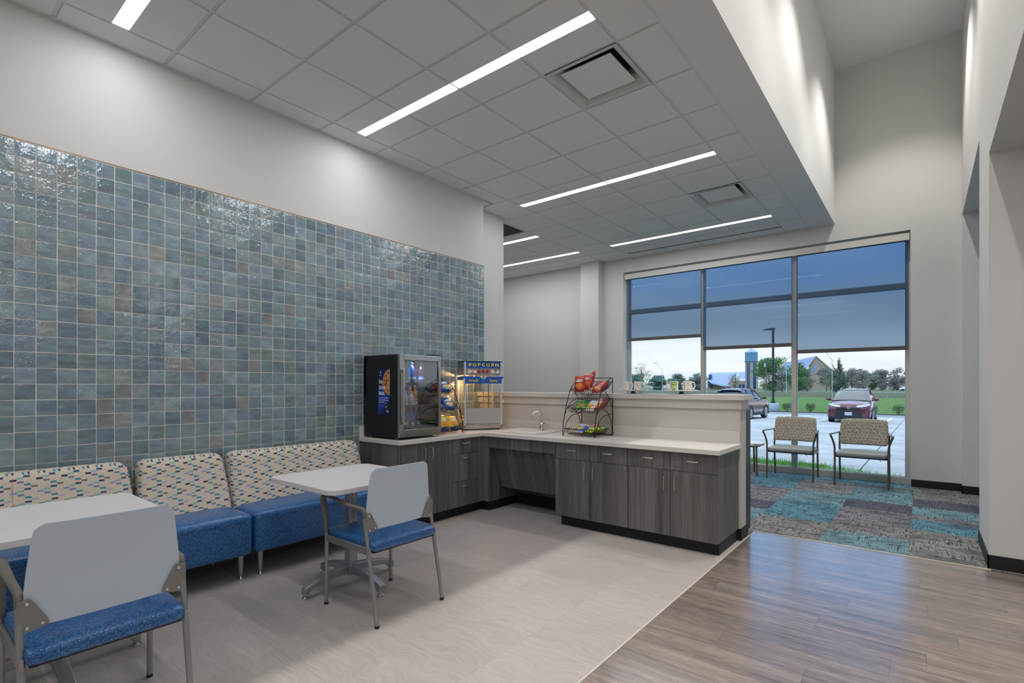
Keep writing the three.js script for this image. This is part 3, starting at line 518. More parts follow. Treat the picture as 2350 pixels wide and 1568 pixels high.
// ------------------------------------------------------------------ armchairs at the tables (face -x)
function cafeChair(x, z, turn, label) {
  const t = thing('cafe_armchair', label, 'chair', [x, 0, z], turn, 'blue seat armchairs at the cafe tables');
  const hw = .243;
  for (const s of [-1, 1]) {
    const zz = s * hw;
    let l = part('leg', [tube([[-.254, .012, zz], [-.252, .22, zz], [-.248, .44, zz]], .0115, 10, 12)], M.chairFrame, t); part('foot_cap', lathe([[0, 0], [.012, 0], [.013, .014], [0, .014]], 14).translate(-.254, 0, zz), M.black, l);
    l = part('leg', [tube([[.252, .012, zz], [.225, .16, zz], [.182, .36, zz], [.150, .52, zz], [.136, .60, zz]], .0118, 20, 12)], M.chairFrame, t); part('foot_cap', lathe([[0, 0], [.0125, 0], [.0135, .016], [0, .016]], 14).translate(.2525, 0, zz), M.black, l);
    // arm: broad front upright that sweeps into a slim rest
    const rings = [], path = [[-.249, .43, 0], [-.250, .50, .001], [-.262, .58, .004], [-.272, .635, .008], [-.262, .662, .010], [-.225, .668, .008], [-.13, .655, .004], [-.02, .638, .001], [.07, .634, 0], [.122, .632, 0], [.139, .612, 0], [.139, .585, 0]], wd = [.012, .015, .019, .022, .022, .021, .018, .015, .014, .0135, .013, .0125], th = [.012, .011, .010, .009, .0085, .008, .0085, .010, .012, .0125, .0125, .0125];
    path.forEach((p, i) => { const a = path[Math.max(0, i - 1)], b = path[Math.min(path.length - 1, i + 1)], d = V(b[0] - a[0], b[1] - a[1], 0).normalize(), n = V(-d.y, d.x, 0), ring = []; for (let k = 0; k < 12; k++) { const q = k / 12 * 6.2832; ring.push([p[0] + n.x * Math.cos(q) * th[i], p[1] + n.y * Math.cos(q) * th[i], zz + s * p[2] + Math.sin(q) * wd[i]]); } rings.push(ring); });
    part('armrest', loft(rings), M.armPlastic, t);
    const br = part('bracket', extrude(shapeOf(s < 0 ? [[-.074, .512], [-.002, .498], [.008, .505], [.008, .610], [-.024, .614], [-.032, .606], [-.074, .528]] : [[.074, .512], [.002, .498], [-.008, .505], [-.008, .610], [.024, .614], [.032, .606], [.074, .528]]), .004, .0005).rotateY(Math.PI / 2).translate(.1545, 0, zz), mat(0x8f8d89, .4, { metalness: .5 }), t);
    for (const [a, b] of [[.018, .598], [.018, .516], [.058, .522]]) part('screw', lathe([[0, .003], [.0045, .0028], [.0065, 0], [0, 0]], 12).rotateZ(-Math.PI / 2).translate(.158, b, zz - s * a), M.chrome, br);
    part('side_rail', box(-.25, .385, zz - .008, .19, .425, zz + .008, .004), M.chairFrame, t);
  }
  part('seat_pan', box(-.235, .392, -.225, .20, .410, .225, .006), M.black, t);
  const seat = subdiv(.47, .062, .475, .026, 14, 6, 14, (v) => { if (v.y > 0) v.y += .010 * (1 - Math.pow(v.x / .235, 2)) * (1 - Math.pow(v.z / .2375, 2)); v.x += 0; if (v.x > .1) v.y -= .05 * Math.pow((v.x - .1) / .135, 2) * .25; });
  seat.translate(-.022, .437, 0); part('seat', seat, M.dots, t);
  const s = new THREE.Shape(); s.moveTo(-.215, .512); s.lineTo(.215, .512); s.quadraticCurveTo(.232, .512, .235, .53); s.quadraticCurveTo(.240, .70, .208, .832); s.quadraticCurveTo(.200, .858, .172, .860); s.lineTo(-.172, .860); s.quadraticCurveTo(-.200, .858, -.208, .832); s.quadraticCurveTo(-.240, .70, -.235, .53); s.quadraticCurveTo(-.232, .512, -.215, .512);
  // a bent shell: rows between the outline's edges
  const N = 18, Mv = 14, pos = [], idx = [], half = (y) => y < .53 ? lerp(.222, .236, (y - .512) / .018) : y < .832 ? .236 - .027 * Math.pow((y - .53) / .302, 1.6) : .209 - .030 * Math.pow((y - .832) / .028, 2);
  const ys = []; for (let j = 0; j <= Mv; j++) ys.push(j < 2 ? .512 + j * .012 : j > Mv - 4 ? lerp(.825, .860, (j - (Mv - 4) ) / 4) : lerp(.536, .825, (j - 2) / (Mv - 6)));
  for (const side of [0, 1]) ys.forEach((y) => { for (let i = 0; i <= N; i++) { const u = i / N * 2 - 1, zq = u * half(y); pos.push(.134 + .012 * (1 - u * u * 1.0) + .10 * Math.pow(y - .60, 2) * 2.2 + (side ? .011 : 0), y, zq); } });
  const row = N + 1, off = row * ys.length; for (let j = 0; j < ys.length - 1; j++) for (let i = 0; i < N; i++) { const a = j * row + i; idx.push(a, a + 1, a + row, a + 1, a + row + 1, a + row); idx.push(off + a, off + a + row, off + a + 1, off + a + 1, off + a + row, off + a + row + 1); }
  const edge = []; for (let i = 0; i <= N; i++) edge.push(i); for (let j = 1; j < ys.length; j++) edge.push(j * row + N); for (let i = N - 1; i >= 0; i--) edge.push((ys.length - 1) * row + i); for (let j = ys.length - 2; j > 0; j--) edge.push(j * row);
  edge.forEach((e, k) => { const n = edge[(k + 1) % edge.length]; idx.push(e, off + e, n, n, off + e, off + n); });
  const g = new THREE.BufferGeometry(); g.setAttribute('position', new THREE.Float32BufferAttribute(pos, 3)); g.setIndex(idx); const flat = g.toNonIndexed(); flat.computeVertexNormals(); part('backrest', smoothedSharp(flat), M.backShell, t);
  return t;
}
function smoothedSharp(g, cosMin = .6) {
  const p = g.attributes.position, map = new Map(), n = new Float32Array(p.count * 3), F = [], a = V(0, 0, 0), b = V(0, 0, 0), c = V(0, 0, 0), keys = [];
  for (let i = 0; i < p.count; i++) keys.push(Math.round(p.getX(i) * 2e4) + ',' + Math.round(p.getY(i) * 2e4) + ',' + Math.round(p.getZ(i) * 2e4));
  for (let i = 0; i < p.count; i += 3) { a.fromBufferAttribute(p, i); b.fromBufferAttribute(p, i + 1); c.fromBufferAttribute(p, i + 2); const f = b.clone().sub(a).cross(c.clone().sub(a)); F.push(f); for (let k = 0; k < 3; k++) { const m = map.get(keys[i + k]) || []; m.push(f); map.set(keys[i + k], m); } }
  for (let i = 0; i < p.count; i++) { const f = F[Math.floor(i / 3)], u = f.clone().normalize(), s = V(0, 0, 0); for (const q of map.get(keys[i])) if (q.clone().normalize().dot(u) > cosMin) s.add(q); s.normalize(); n[i * 3] = s.x; n[i * 3 + 1] = s.y; n[i * 3 + 2] = s.z; }
  g.setAttribute('normal', new THREE.BufferAttribute(n, 3)); return g;
}
cafeChair(1.745, -.545, 0, 'blue seat armchair nearest the camera at the cut off table');
cafeChair(1.664, -1.970, 0, 'blue seat armchair at the middle cafe table, before the cabinets');

// ------------------------------------------------------------------ waiting chairs (face +z)
function waitingChair(x, z, label) {
  const t = thing('waiting_chair', label, 'chair', [x, 0, z], 0, 'taupe waiting chairs by the window'), hw = .292;
  for (const s of [-1, 1]) {
    const X = s * hw;
    let l = part('leg', tube([[X, .01, .245], [X, .2, .243], [X, .42, .240], [X + s * .004, .53, .245], [X + s * .030, .63, .262], [X + s * .045, .668, .275]], .0125, 20, 12), M.bronze, t); part('foot_cap', lathe([[0, 0], [.013, 0], [.0135, .012], [0, .012]], 12).translate(X, 0, .245), M.black, l);
    l = part('leg', tube([[X * .965, .01, -.245], [X * .965, .2, -.215], [X * .965, .42, -.190], [X * .965, .60, -.195], [X * .965, .68, -.20]], .0125, 20, 12), M.bronze, t); part('foot_cap', lathe([[0, 0], [.013, 0], [.0135, .012], [0, .012]], 12).translate(X * .965, 0, -.245), M.black, l);
    part('armrest', loft([[.275, .672, .046, .012], [.262, .684, .040, .022], [.20, .690, .022, .024], [.05, .686, .006, .020], [-.12, .684, 0, .016], [-.185, .682, 0, .014], [-.20, .672, -.004, .012]].map(([zz, y, dx, w]) => { const r = []; for (let k = 0; k < 10; k++) { const q = k / 10 * 6.2832; r.push([X + s * dx + Math.cos(q) * w, y + Math.sin(q) * .009, zz]); } return r; })), M.bronze, t);
    part('side_rail', box(X - .008, .375, -.20, X + .008, .405, .24, .003), M.bronze, t);
  }
  part('seat_pan', box(-.28, .372, -.19, .28, .388, .23, .005), M.dark, t);
  const seat = subdiv(.565, .07, .50, .030, 16, 6, 12, (v) => { if (v.y > 0) v.y += .012 * (1 - Math.pow(v.x / .2825, 2)) * (1 - Math.pow(v.z / .25, 2)); }); seat.translate(0, .418, .02); part('seat', seat, M.vinylGrey, t);
  const back = subdiv(.555, .345, .062, .028, 18, 12, 4, (v) => { const k = v.y / .1725; v.x *= 1 - .045 * Math.max(0, k) - (k < -.4 ? .03 * Math.pow((-.4 - k) / .6, 2) : 0); v.z += -.035 * (1 - Math.pow(v.x / .28, 2)) - .035 * k; v.y += (v.y > 0 ? .012 : .018) * (1 - Math.pow(v.x / .28, 2)) * (v.y > 0 ? 1 : -.0) ; });
  back.translate(0, .690, -.165); part('backrest', back, M.petal, t);
  part('adjuster_lever', tube([[.17, .378, .20], [.20, .372, .225], [.215, .356, .24]], .004, 10, 6), M.dark, t);
  return t;
}
waitingChair(2.785, -8.335, 'taupe patterned waiting chair by the window beside the round side table');
waitingChair(3.620, -8.335, 'taupe patterned waiting chair by the window, the right one, nearer the corner');
{
  const t = thing('side_table', 'small round white side table beside the waiting chairs', 'table', [2.11, 0, -8.30]);
  part('table_top', lathe([[0, .438], [.285, .438], [.296, .442], [.30, .450], [.30, .468], [.298, .4735], [.295, .474], [.28, .474], [0, .474]], 48), mat(0xdedbd6, .35), t);
  for (let k = 0; k < 4; k++) { const a = .45 + k * Math.PI / 2; part('leg', rod([Math.cos(a) * .25, 0, Math.sin(a) * .25], [Math.cos(a) * .24, .44, Math.sin(a) * .24], .0135, 12), M.bronze, t); }
  part('frame_ring', new THREE.TorusGeometry(.24, .01, 8, 40).rotateX(Math.PI / 2).translate(0, .428, 0), M.bronze, t);
}
solo('magazine', [box(-.11, 0, -.145, .11, .006, .145, .002), box(-.108, .0055, -.143, .108, .0075, .143)], mat(0xd9dde2, .4), 'white magazine lying on the round side table', 'magazine', [2.22, .474, -8.20], .35);
{
  const t = thing('black_cabinet', 'narrow black cabinet standing behind the low wall end', 'cabinet', [2.60, 0, -4.945]);
  part('body', box(-.42, .03, -.09, .42, 1.10, .085, .003), mat(0x2b2d31, .4), t);
  part('top', box(-.425, 1.10, -.095, .425, 1.127, .088, .003), mat(0x55595e, .35), t);
  part('plinth', box(-.40, .002, -.08, .40, .03, .08), M.black, t);
  for (const x of [-.21, .21]) { const d = part('door', box(x - .205, .04, -.104, x + .205, 1.09, -.09, .002), mat(0x2b2d31, .4), t); part('handle', rod([x * .15, .60, -.112], [x * .15, .72, -.112], .005, 8), M.nickel, d); }
}
// ------------------------------------------------------------------ things on the counter
const TOP = .835;
{ // sink and tap
  const t = thing('sink', 'white drop-in sink set into the worktop', 'sink', [.96, TOP, -4.372]);
  const outer = roundRect(.50, .42, .03); const hole2 = new THREE.Path(); { const q = roundRect(.40, .29, .05, 0, .035).getPoints(8); hole2.setFromPoints(q); } outer.holes.push(hole2);
  part('rim', extrude(outer, .022, .006, 6).rotateX(-Math.PI / 2).translate(0, 0, 0), M.porcelain, t);
  const wallPts = roundRect(.402, .292, .05, 0, .035).getPoints(8), low = roundRect(.34, .23, .05, 0, .035).getPoints(8);
  part('basin', loft([wallPts.map((p) => [p.x, .014, -p.y]), wallPts.map((p) => [p.x * .97, -.004, -p.y]), low.map((p) => [p.x, -.030, -p.y])], true, true), mat(0xdedbd6, .18, { side: THREE.DoubleSide }), t);
  part('drain', lathe([[0, .001], [.018, .001], [.021, 0]], 16).translate(0, -.029, -.035), M.chrome, t);
}
{
  const t = thing('faucet', 'chrome gooseneck tap with side lever behind the sink', 'faucet', [1.025, TOP + .022, -4.535], -.5);
  part('base', lathe([[0, 0], [.026, 0], [.026, .006], [.021, .012], [.019, .040], [.021, .046], [.018, .060], [.012, .075], [0, .075]], 20), M.chrome, t);
  part('spout', tube([[0, .06, 0], [0, .13, 0], [-.003, .165, .008], [-.010, .190, .035], [-.018, .188, .068], [-.024, .165, .090], [-.027, .140, .098]], .0105, 40, 12), M.chrome, t);
  part('aerator', rod([-.027, .142, .098], [-.029, .124, .102], .0125, 14), M.chrome, t);
  const h = part('lever', [rod([.012, .052, 0], [.040, .070, .0], .009, 12), tube([[.034, .068, 0], [.055, .078, .004], [.078, .070, .01]], .0065, 12, 8)], M.chrome, t);
}

// --- drinks fridge (front faces +x)
T.poster = canvasTex(256, 620, (x, w, h) => {
  const g = x.createLinearGradient(0, 0, 0, h); x.fillStyle = '#0a3fa8'; x.fillRect(0, 0, w, h);
  x.fillStyle = '#071f5c'; x.beginPath(); x.moveTo(0, 0); x.lineTo(w, 0); x.lineTo(w, 40); x.lineTo(0, 280); x.fill(); x.fillStyle = '#06184a'; x.beginPath(); x.moveTo(w, 390); x.lineTo(w, h); x.lineTo(10, h); x.fill();
  x.save(); x.fillStyle = '#c8854a'; x.beginPath(); x.ellipse(236, 178, 138, 172, .18, 0, 7); x.fill();
  for (let k = 0; k < 420; k++) { const a = hash(k, 1, 4) * 6.28, r = Math.sqrt(hash(k, 2, 4)) * .96; x.fillStyle = ['#b06c33', '#dba066', '#e7b885', '#9a5a28'][k % 4]; x.globalAlpha = .55; x.beginPath(); x.arc(236 + Math.cos(a) * 132 * r, 178 + Math.sin(a) * 166 * r, 4 + hash(k, 3, 4) * 9, 0, 7); x.fill(); } x.globalAlpha = 1;
  for (let k = 0; k < 15; k++) { const a = hash(k, 5, 9) * 6.28, r = Math.sqrt(hash(k, 6, 9)) * .82; x.fillStyle = '#3a2116'; x.beginPath(); x.ellipse(236 + Math.cos(a) * 128 * r, 178 + Math.sin(a) * 160 * r, 10 + 7 * hash(k, 7, 9), 8 + 6 * hash(k, 8, 9), a, 0, 7); x.fill(); } x.restore();
  x.fillStyle = '#eaf0ff'; x.beginPath(); x.ellipse(52, 48, 9, 18, 0, 0, 7); x.fill(); x.fillStyle = '#071f5c'; x.fillRect(47, 42, 10, 4); x.fillStyle = '#b9c6ea'; x.fillRect(28, 84, 50, 7);
  x.fillStyle = '#fff'; x.font = 'bold 68px sans-serif'; x.save(); x.scale(.78, 1); x.fillText('Eat.', 20, 196); x.fillText('Drink.', 20, 274); x.fillText('Wait.', 20, 352); x.restore();
  x.font = 'bold 19px sans-serif'; x.save(); x.scale(.86, 1); x.fillText('Have some refreshments', 20, 396); x.fillText('and relax for 15 minutes.', 20, 426); x.fillText('You Deserve It', 20, 456); x.restore();
  x.fillStyle = 'rgba(220,230,255,.6)'; x.fillRect(18, 482, 120, 4); x.fillRect(18, 502, 108, 4); x.fillRect(150, 520, 60, 3); x.fillRect(18, 584, 64, 3);
  for (let k = 0; k < 13; k++) { x.fillStyle = k % 3 ? '#e9c7a0' : '#7a4526'; x.beginPath(); x.arc(120 + hash(k, 1, 7) * 130, 420 + hash(k, 2, 7) * 150, 3 + 6 * hash(k, 3, 7), 0, 7); x.fill(); }
  x.fillStyle = '#dfe7ff'; x.fillRect(186, 556, 44, 8); x.fillRect(190, 570, 40, 8); x.fillRect(194, 582, 30, 4);
});
{
  const t = thing('drinks_fridge', 'black countertop drinks fridge with steel framed glass door', 'fridge', [.03, TOP, -3.225]);
  const hw = .255, D = .50, y0 = .02, y1 = .787, w = .032;
  part('cabinet', [box(0, y0, hw - w, D, y1, hw, .004), box(0, y0, -hw, D, y1, -hw + w, .004), box(0, y1 - w, -hw + w, D, y1, hw - w), box(0, y0, -hw + w, D, y0 + .09, hw - w), box(0, y0, -hw, .03, y1, hw)], mat(0x101113, .35), t);
  part('liner', [box(.03, y0 + .09, -hw + w, .036, y1 - w, hw - w), box(.03, y0 + .09, hw - w - .004, D - .01, y1 - w, hw - w), box(.03, y0 + .09, -hw + w, D - .01, y1 - w, -hw + w + .004)], mat(0x24272c, .5), t);
  for (const y of [.30, .53]) part('shelf', [...Array.from({ length: 13 }, (_, k) => box(.04, y, -hw + w + .012 + k * .0345, D - .03, y + .004, -hw + w + .016 + k * .0345)), box(D - .03, y - .004, -hw + w + .004, D - .022, y + .018, hw - w - .004)], mat(0x6d7076, .4, { metalness: .5 }), t);
  const f = .052, x0 = D + .004, x1 = D + .036;
  const d = part('door', [box(x0, y0 + .006, hw - f, x1, y1 - .002, hw, .004), box(x0, y0 + .006, -hw, x1, y1 - .002, -hw + f * .6, .004), box(x0, y1 - .054, -hw + f * .6, x1, y1 - .002, hw - f, .003), box(x0, y0 + .006, -hw + f * .6, x1, y0 + .075, hw - f, .003)], M.steel, t);
  const p = new THREE.PlaneGeometry(2 * hw - f * 1.6, y1 - y0 - .135); p.rotateY(Math.PI / 2); p.translate(x1 - .010, (y0 + .075 + y1 - .054) / 2, -f * .2); part('door_glass', p, phys(0xcfd6dc, .015, { transmission: 1, thickness: 0, ior: 2.2 }), d);
  const gz = hw - f * .5; part('handle', [box(x1 + .018, .14, gz - .011, x1 + .030, .65, gz + .011, .004), box(x1 - .002, .15, gz - .008, x1 + .02, .175, gz + .008), box(x1 - .002, .615, gz - .008, x1 + .02, .64, gz + .008)], M.steel, d);
  for (const [x, z] of [[.05, .21], [.05, -.21], [.44, .21], [.44, -.21]]) part('foot', lathe([[0, 0], [.016, 0], [.016, .014], [.010, .021], [0, .021]], 12).translate(x, 0, z), M.silver, t);
  part('hinge_cover', box(D - .06, y1, -hw + .01, D + .03, y1 + .010, -hw + .13, .002), M.black, t);
  const lamp = part('light_bar', box(.44, y1 - w - .012, -.07, .452, y1 - w - .004, .07), new THREE.MeshStandardMaterial({ color: 0x2244ff, emissive: 0x3a62ff, emissiveIntensity: 3 }), t);
  const l = new THREE.RectAreaLight(0xb4c8ff, 240, .14, .02); l.name = 'glow'; l.position.set(.446, y1 - w - .0135, 0); l.rotation.x = -Math.PI / 2; lamp.add(l);
  const post = new THREE.PlaneGeometry(.175, .43); post.translate(.31, .44, hw + .0012); part('poster', post, mat(0xffffff, .35, { map: T.poster }), t).userData.label = 'blue promotional poster with a cookie, reading Eat. Drink. Wait.';
  part('badge', box(x1 - .001, y1 - .075, hw - f - .10, x1 + .001, y1 - .062, hw - f - .03), M.silver, d);
}
// --- bottles in the fridge
T.gLabel = canvasTex(256, 128, (x, w, h) => { x.fillStyle = '#3a4652'; x.fillRect(0, 0, w, h); x.fillStyle = '#e8eef2'; x.font = 'bold italic 96px sans-serif'; x.fillText('G', 26, 98); x.fillText('G', 154, 98); });
T.fruitLabel = canvasTex(256, 128, (x, w, h) => { x.fillStyle = '#efeae2'; x.fillRect(0, 0, w, h); for (let k = 0; k < 22; k++) { x.fillStyle = ['#d8323a', '#b81f2e', '#3f8a44'][k % 3]; x.beginPath(); x.arc(hash(k, 1, 3) * w, 60 + hash(k, 2, 3) * 60, 10, 0, 7); x.fill(); } x.fillStyle = '#c2202e'; x.fillRect(20, 18, 90, 22); x.fillRect(148, 18, 90, 22); });
T.blueLabel = canvasTex(256, 128, (x, w, h) => { x.fillStyle = '#1663c4'; x.fillRect(0, 0, w, h); x.fillStyle = '#f3f8ff'; x.fillRect(0, 40, w, 40); x.fillStyle = '#e5c92e'; x.beginPath(); x.arc(60, 60, 26, 0, 7); x.arc(190, 60, 26, 0, 7); x.fill(); });
function bottle(name, h, r, liquid, capColor, labelMat, x, y, z, label, group) {
  const t = thing(name, label, 'bottle', [x, y, z], rnd() * .6 - .3, group);
  part('bottle_body', lathe([[0, 0], [r * .9, 0], [r, .006], [r, h * .30], [r * .93, h * .36], [r, h * .44], [r, h * .62], [r * .80, h * .72], [r * .42, h * .84], [r * .40, h * .90], [0, h * .90]], 18), phys(liquid, .12, { clearcoat: .6 }), t);
  part('cap', lathe([[0, h * .89], [r * .47, h * .89], [r * .47, h], [0, h]], 16), mat(capColor, .45), t);
  part('bottle_label', new THREE.CylinderGeometry(r * 1.012, r * 1.012, h * .26, 20, 1, true).translate(0, h * .18, 0), labelMat, t);
}
seed(77);
{
  const gl = mat(0xffffff, .4, { map: T.gLabel }), fl = mat(0xffffff, .4, { map: T.fruitLabel }), bl = mat(0xffffff, .4, { map: T.blueLabel });
  const Z = (k) => -3.225 + .165 - k * .068, X = .455;
  const ord = ['first', 'second', 'third', 'fourth', 'fifth'];
  for (let k = 0; k < 4; k++) bottle('sports_bottle', .185, .031, [0x3d3f55, 0x1d5c9e, 0x235fa8, 0x4a3a55][k], 0xd8744c, gl, X, TOP + .111, Z(k), `sports drink bottle with orange cap on the bottom fridge shelf, ${ord[k]} from the handle`, 'sports drinks on the bottom fridge shelf');
  for (let k = 0; k < 3; k++) bottle('sports_bottle', .185, .031, 0x24344f, 0xd8744c, gl, X - .085, TOP + .111, Z(k) - .02, `sports drink bottle in the rear row of the bottom fridge shelf, ${ord[k]} from the handle`, 'sports drinks on the bottom fridge shelf');
  bottle('juice_bottle', .165, .030, 0xd7c34a, 0x3c63d8, bl, X, TOP + .305, Z(-.1), 'yellow labelled bottle at the handle end of the middle fridge shelf', 'juice bottles on the middle fridge shelf');
  for (let k = 0; k < 2; k++) bottle('juice_bottle', .14, .029, 0xe3ddd5, 0xcfd4ea, fl, X, TOP + .305, Z(.95 + k), `short fruit drink bottle with red label on the middle fridge shelf, ${['left', 'right'][k]} one`, 'juice bottles on the middle fridge shelf');
  for (let k = 0; k < 4; k++) bottle('juice_bottle', .20, .028, [0x7a5a9a, 0x6f76b8, 0xd08a3a, 0xdd9436][k], [0x5a62cf, 0x6a6fd8, 0x5d68d6, 0xd9dbe4][k], fl, X - .075, TOP + .305, Z(1 + k * .86), `tall juice bottle in the rear row of the middle fridge shelf, ${ord[k]} from the handle`, 'juice bottles on the middle fridge shelf');
  for (let k = 0; k < 5; k++) bottle('water_bottle', .185, .030, k < 3 ? 0x3f86c8 : 0x5a2436, k < 3 ? 0x2f6fe0 : 0x3b1c26, bl, X - (k % 2) * .05, TOP + .535, Z(k * .98), k < 3 ? `blue water bottle on the top fridge shelf, ${ord[k]} from the handle` : `dark red drink bottle on the top fridge shelf, ${['left', 'right'][k - 3]} one`, 'bottles on the top fridge shelf');
}

// --- popcorn machine
const poly = (draw, w = 512, h = 128) => canvasTex(w, h, draw);
T.pop = poly((x, w, h) => { x.fillStyle = '#1257b8'; x.fillRect(0, 0, w, h); x.font = 'bold 84px sans-serif'; x.textAlign = 'center'; 'POPCORN'.split('').forEach((c, i) => { x.save(); x.translate(56 + i * 67, 66 + Math.sin(i * 2.1) * 4); x.rotate(Math.sin(i * 1.7) * .14); x.lineWidth = 12; x.strokeStyle = '#2c3310'; x.strokeText(c, 0, 26); x.fillStyle = i % 3 ? '#f0d64a' : '#f7e88e'; x.fillText(c, 0, 26); x.restore(); }); });
function word(s, px) { return poly((x, w, h) => { x.fillStyle = '#1257b8'; x.fillRect(0, 0, w, h); x.font = 'bold 82px sans-serif'; x.textAlign = 'center'; x.lineWidth = 9; x.strokeStyle = '#2c3310'; x.strokeText(s, px, 92); x.fillStyle = '#eed045'; x.fillText(s, px, 92); }, 320, 128); }
T.fresh = word('Fresh', 175); T.tasty = word('Tasty', 150);
T.popPanel = poly((x, w, h) => { x.fillStyle = '#8f8d8a'; x.fillRect(0, 0, w, h); const k = (px, py, c) => { for (let i = 0; i < 9; i++) { x.fillStyle = i % 4 === 3 ? '#4d4636' : c; x.beginPath(); x.arc(px + (hash(i, px, 3) - .5) * 44, py + (hash(i, px, 5) - .5) * 50, i % 4 === 3 ? 5 : 13, 0, 7); x.fill(); } }; k(50, 62, '#f2efe4'); k(112, 48, '#e9c95a'); k(134, 74, '#f2efe4'); k(398, 66, '#f2efe4'); k(466, 64, '#f2efe4'); });
T.popSide = poly((x, w, h) => { x.fillStyle = '#77736d'; x.fillRect(0, 0, w, h); x.strokeStyle = '#d9d6ce'; x.lineWidth = 5; for (let i = 0; i < 7; i++) { x.beginPath(); x.moveTo(40 + i * 66, 118); x.bezierCurveTo(20 + i * 66, 20, 90 + i * 66, 20, 60 + i * 66, 118); x.stroke(); } x.strokeStyle = '#2c2a26'; x.lineWidth = 3; for (let i = 0; i < 9; i++) { x.beginPath(); x.moveTo(20 + i * 55, 124); x.lineTo(44 + i * 55, 96); x.lineTo(60 + i * 55, 124); x.stroke(); } }, 512, 128);
{
  const t = thing('popcorn_machine', 'glass sided popcorn machine with blue POPCORN header in the counter corner', 'popcorn machine', [.272, TOP, -4.36], 60 * Math.PI / 180);
  const w = .225, d = .15, H = .775, px2 = .022;
  for (const [sx, sz] of [[-1, 1], [1, 1], [-1, -1], [1, -1]]) part('corner_post', box(sx * w - sx * px2, .014, sz * d - sz * px2, sx * w, H - .006, sz * d, .002), mat(0xcfd2d4, .35, { metalness: .4 }), t);
  part('roof', [box(-w - .004, H - .008, -d - .004, w + .004, H, d + .004, .002)], M.black, t);
  part('base', [box(-w, .014, -d, w, .055, d, .002)], M.steel, t);
  for (const [x, z] of [[-.19, .12], [.19, .12], [-.19, -.12], [.19, -.12]]) part('foot', new THREE.CylinderGeometry(.012, .014, .016, 12).translate(x, .008, z), M.black, t);
  const ins = w - px2;
  part('header', box(-ins, .735 - .03, d - .010, ins, H - .008, d - .002), mat(0x1257b8, .4), t);
  const pl = (a, b, c, e, z, m, name) => { const g = new THREE.PlaneGeometry(b - a, e - c); g.translate((a + b) / 2, (c + e) / 2, z); return part(name, g, m, t); };
  pl(-ins, ins, .694, H - .008, d + .0005, mat(0xffffff, .35, { map: T.pop }), 'popcorn_sign');
  part('control_panel', box(-ins, .615, d - .012, ins, .694, d - .002), M.steel, t);
  pl(-ins, ins, .618, .694, d - .0012, mat(0xffffff, .35, { map: T.popPanel }), 'control_print');
  for (const x of [-.055, -.004, .047]) part('rocker_switch', box(x - .014, .640, d - .003, x + .014, .676, d + .006, .003), mat(0xb0141c, .3), t);
  part('head_body', [box(-ins, .615, -d + .01, ins, H - .012, d - .014), box(-w + .001, .615, -d + px2, -w + .006, H - .012, d - px2), box(w - .006, .615, -d + px2, w - .001, H - .012, d - px2)], M.steel, t);
  const side = new THREE.PlaneGeometry(2 * (d - px2), .075); side.rotateY(-Math.PI / 2); side.translate(-w - .0005, .655, 0); part('side_print', side, mat(0xffffff, .4, { map: T.popSide }), t);
  // two doors with their signs
  for (const s of [-1, 1]) {
    const g = new THREE.PlaneGeometry(ins - .004, .35); g.translate(s * (ins / 2), .415, d - .004); const dr = part('door', g, M.clearGlass, t);
    part('door_edge', box(s * .001, .24, d - .006, s * .006, .60, d - .001), M.silver, dr);
    const sg = new THREE.PlaneGeometry(.235, .082); const sh = extrude(shapeOf(s < 0 ? [[-.236, .60], [-.236, .572], [-.212, .572], [-.212, .522], [-.002, .522], [-.002, .560], [-.045, .60]] : [[.236, .60], [.236, .572], [.212, .572], [.212, .522], [.002, .522], [.002, .560], [.045, .60]]), .004).translate(0, 0, d + .001); part('sign_plate', sh, mat(0x1257b8, .35), dr);
    const wg = new THREE.PlaneGeometry(s < 0 ? .165 : .155, .062); wg.translate(s * (s < 0 ? .125 : .120), .555, d + .0056); part('sign_print', wg, mat(0xffffff, .35, { map: s < 0 ? T.fresh : T.tasty }), dr);
    for (const y of [.545, .30]) part('hinge', box(s * w - s * .004, y, d - .004, s * w + s * .012, y + .035, d + .012, .003), M.whiteMetal, dr);
  }
  part('kettle_shield', extrude(shapeOf([[-.05, .614], [.05, .614], [.026, .555], [-.022, .555]]), .004).translate(.0, 0, d - .012), mat(0xdad9d4, .4), t);
  for (const [x0, x1, z, ry] of [[-(d - px2), d - px2, -w + .003, 1], [-(d - px2), d - px2, w - .003, 1]]) { const g = new THREE.PlaneGeometry(x1 - x0, .56); g.rotateY(Math.PI / 2); g.translate(z, .335, 0); part('side_glass', g, M.clearGlass, t); }
  const sb = box(-w - .0015, .56, -d + px2, -w + .0005, .603, d - px2); part('side_sign', sb, mat(0x1e4f8f, .4), t);
  part('rear_panel', box(-ins, .055, -d, ins, .615, -d + .004), M.clearGlass, t);
  part('kettle', lathe([[0, .43], [.05, .43], [.058, .44], [.058, .545], [.052, .552], [0, .556]], 24).translate(-.012, .0, -.02), M.steel, t);
  part('hanger_post', [new THREE.CylinderGeometry(.009, .009, .57, 12).translate(.105, .33, .02), new THREE.CylinderGeometry(.014, .014, .09, 12).translate(-.05, .58, -.02)], mat(0xd7b58f, .25, { metalness: 1 }), t);
  part('kernel_pan', box(-ins + .01, .055, -d + .02, ins - .01, .075, d - .03), M.steel, t);
  part('lower_door', [box(-ins + .002, .075, d - .006, ins - .002, .245, d - .001, .002)], mat(0xb5b6b4, .35, { metalness: .35 }), t);
  part('drawer', [box(-ins + .002, .020, d - .004, -.07, .066, d + .002, .002), box(-.065, .018, d - .006, ins - .003, .060, d + .001, .002)], M.steel, t);
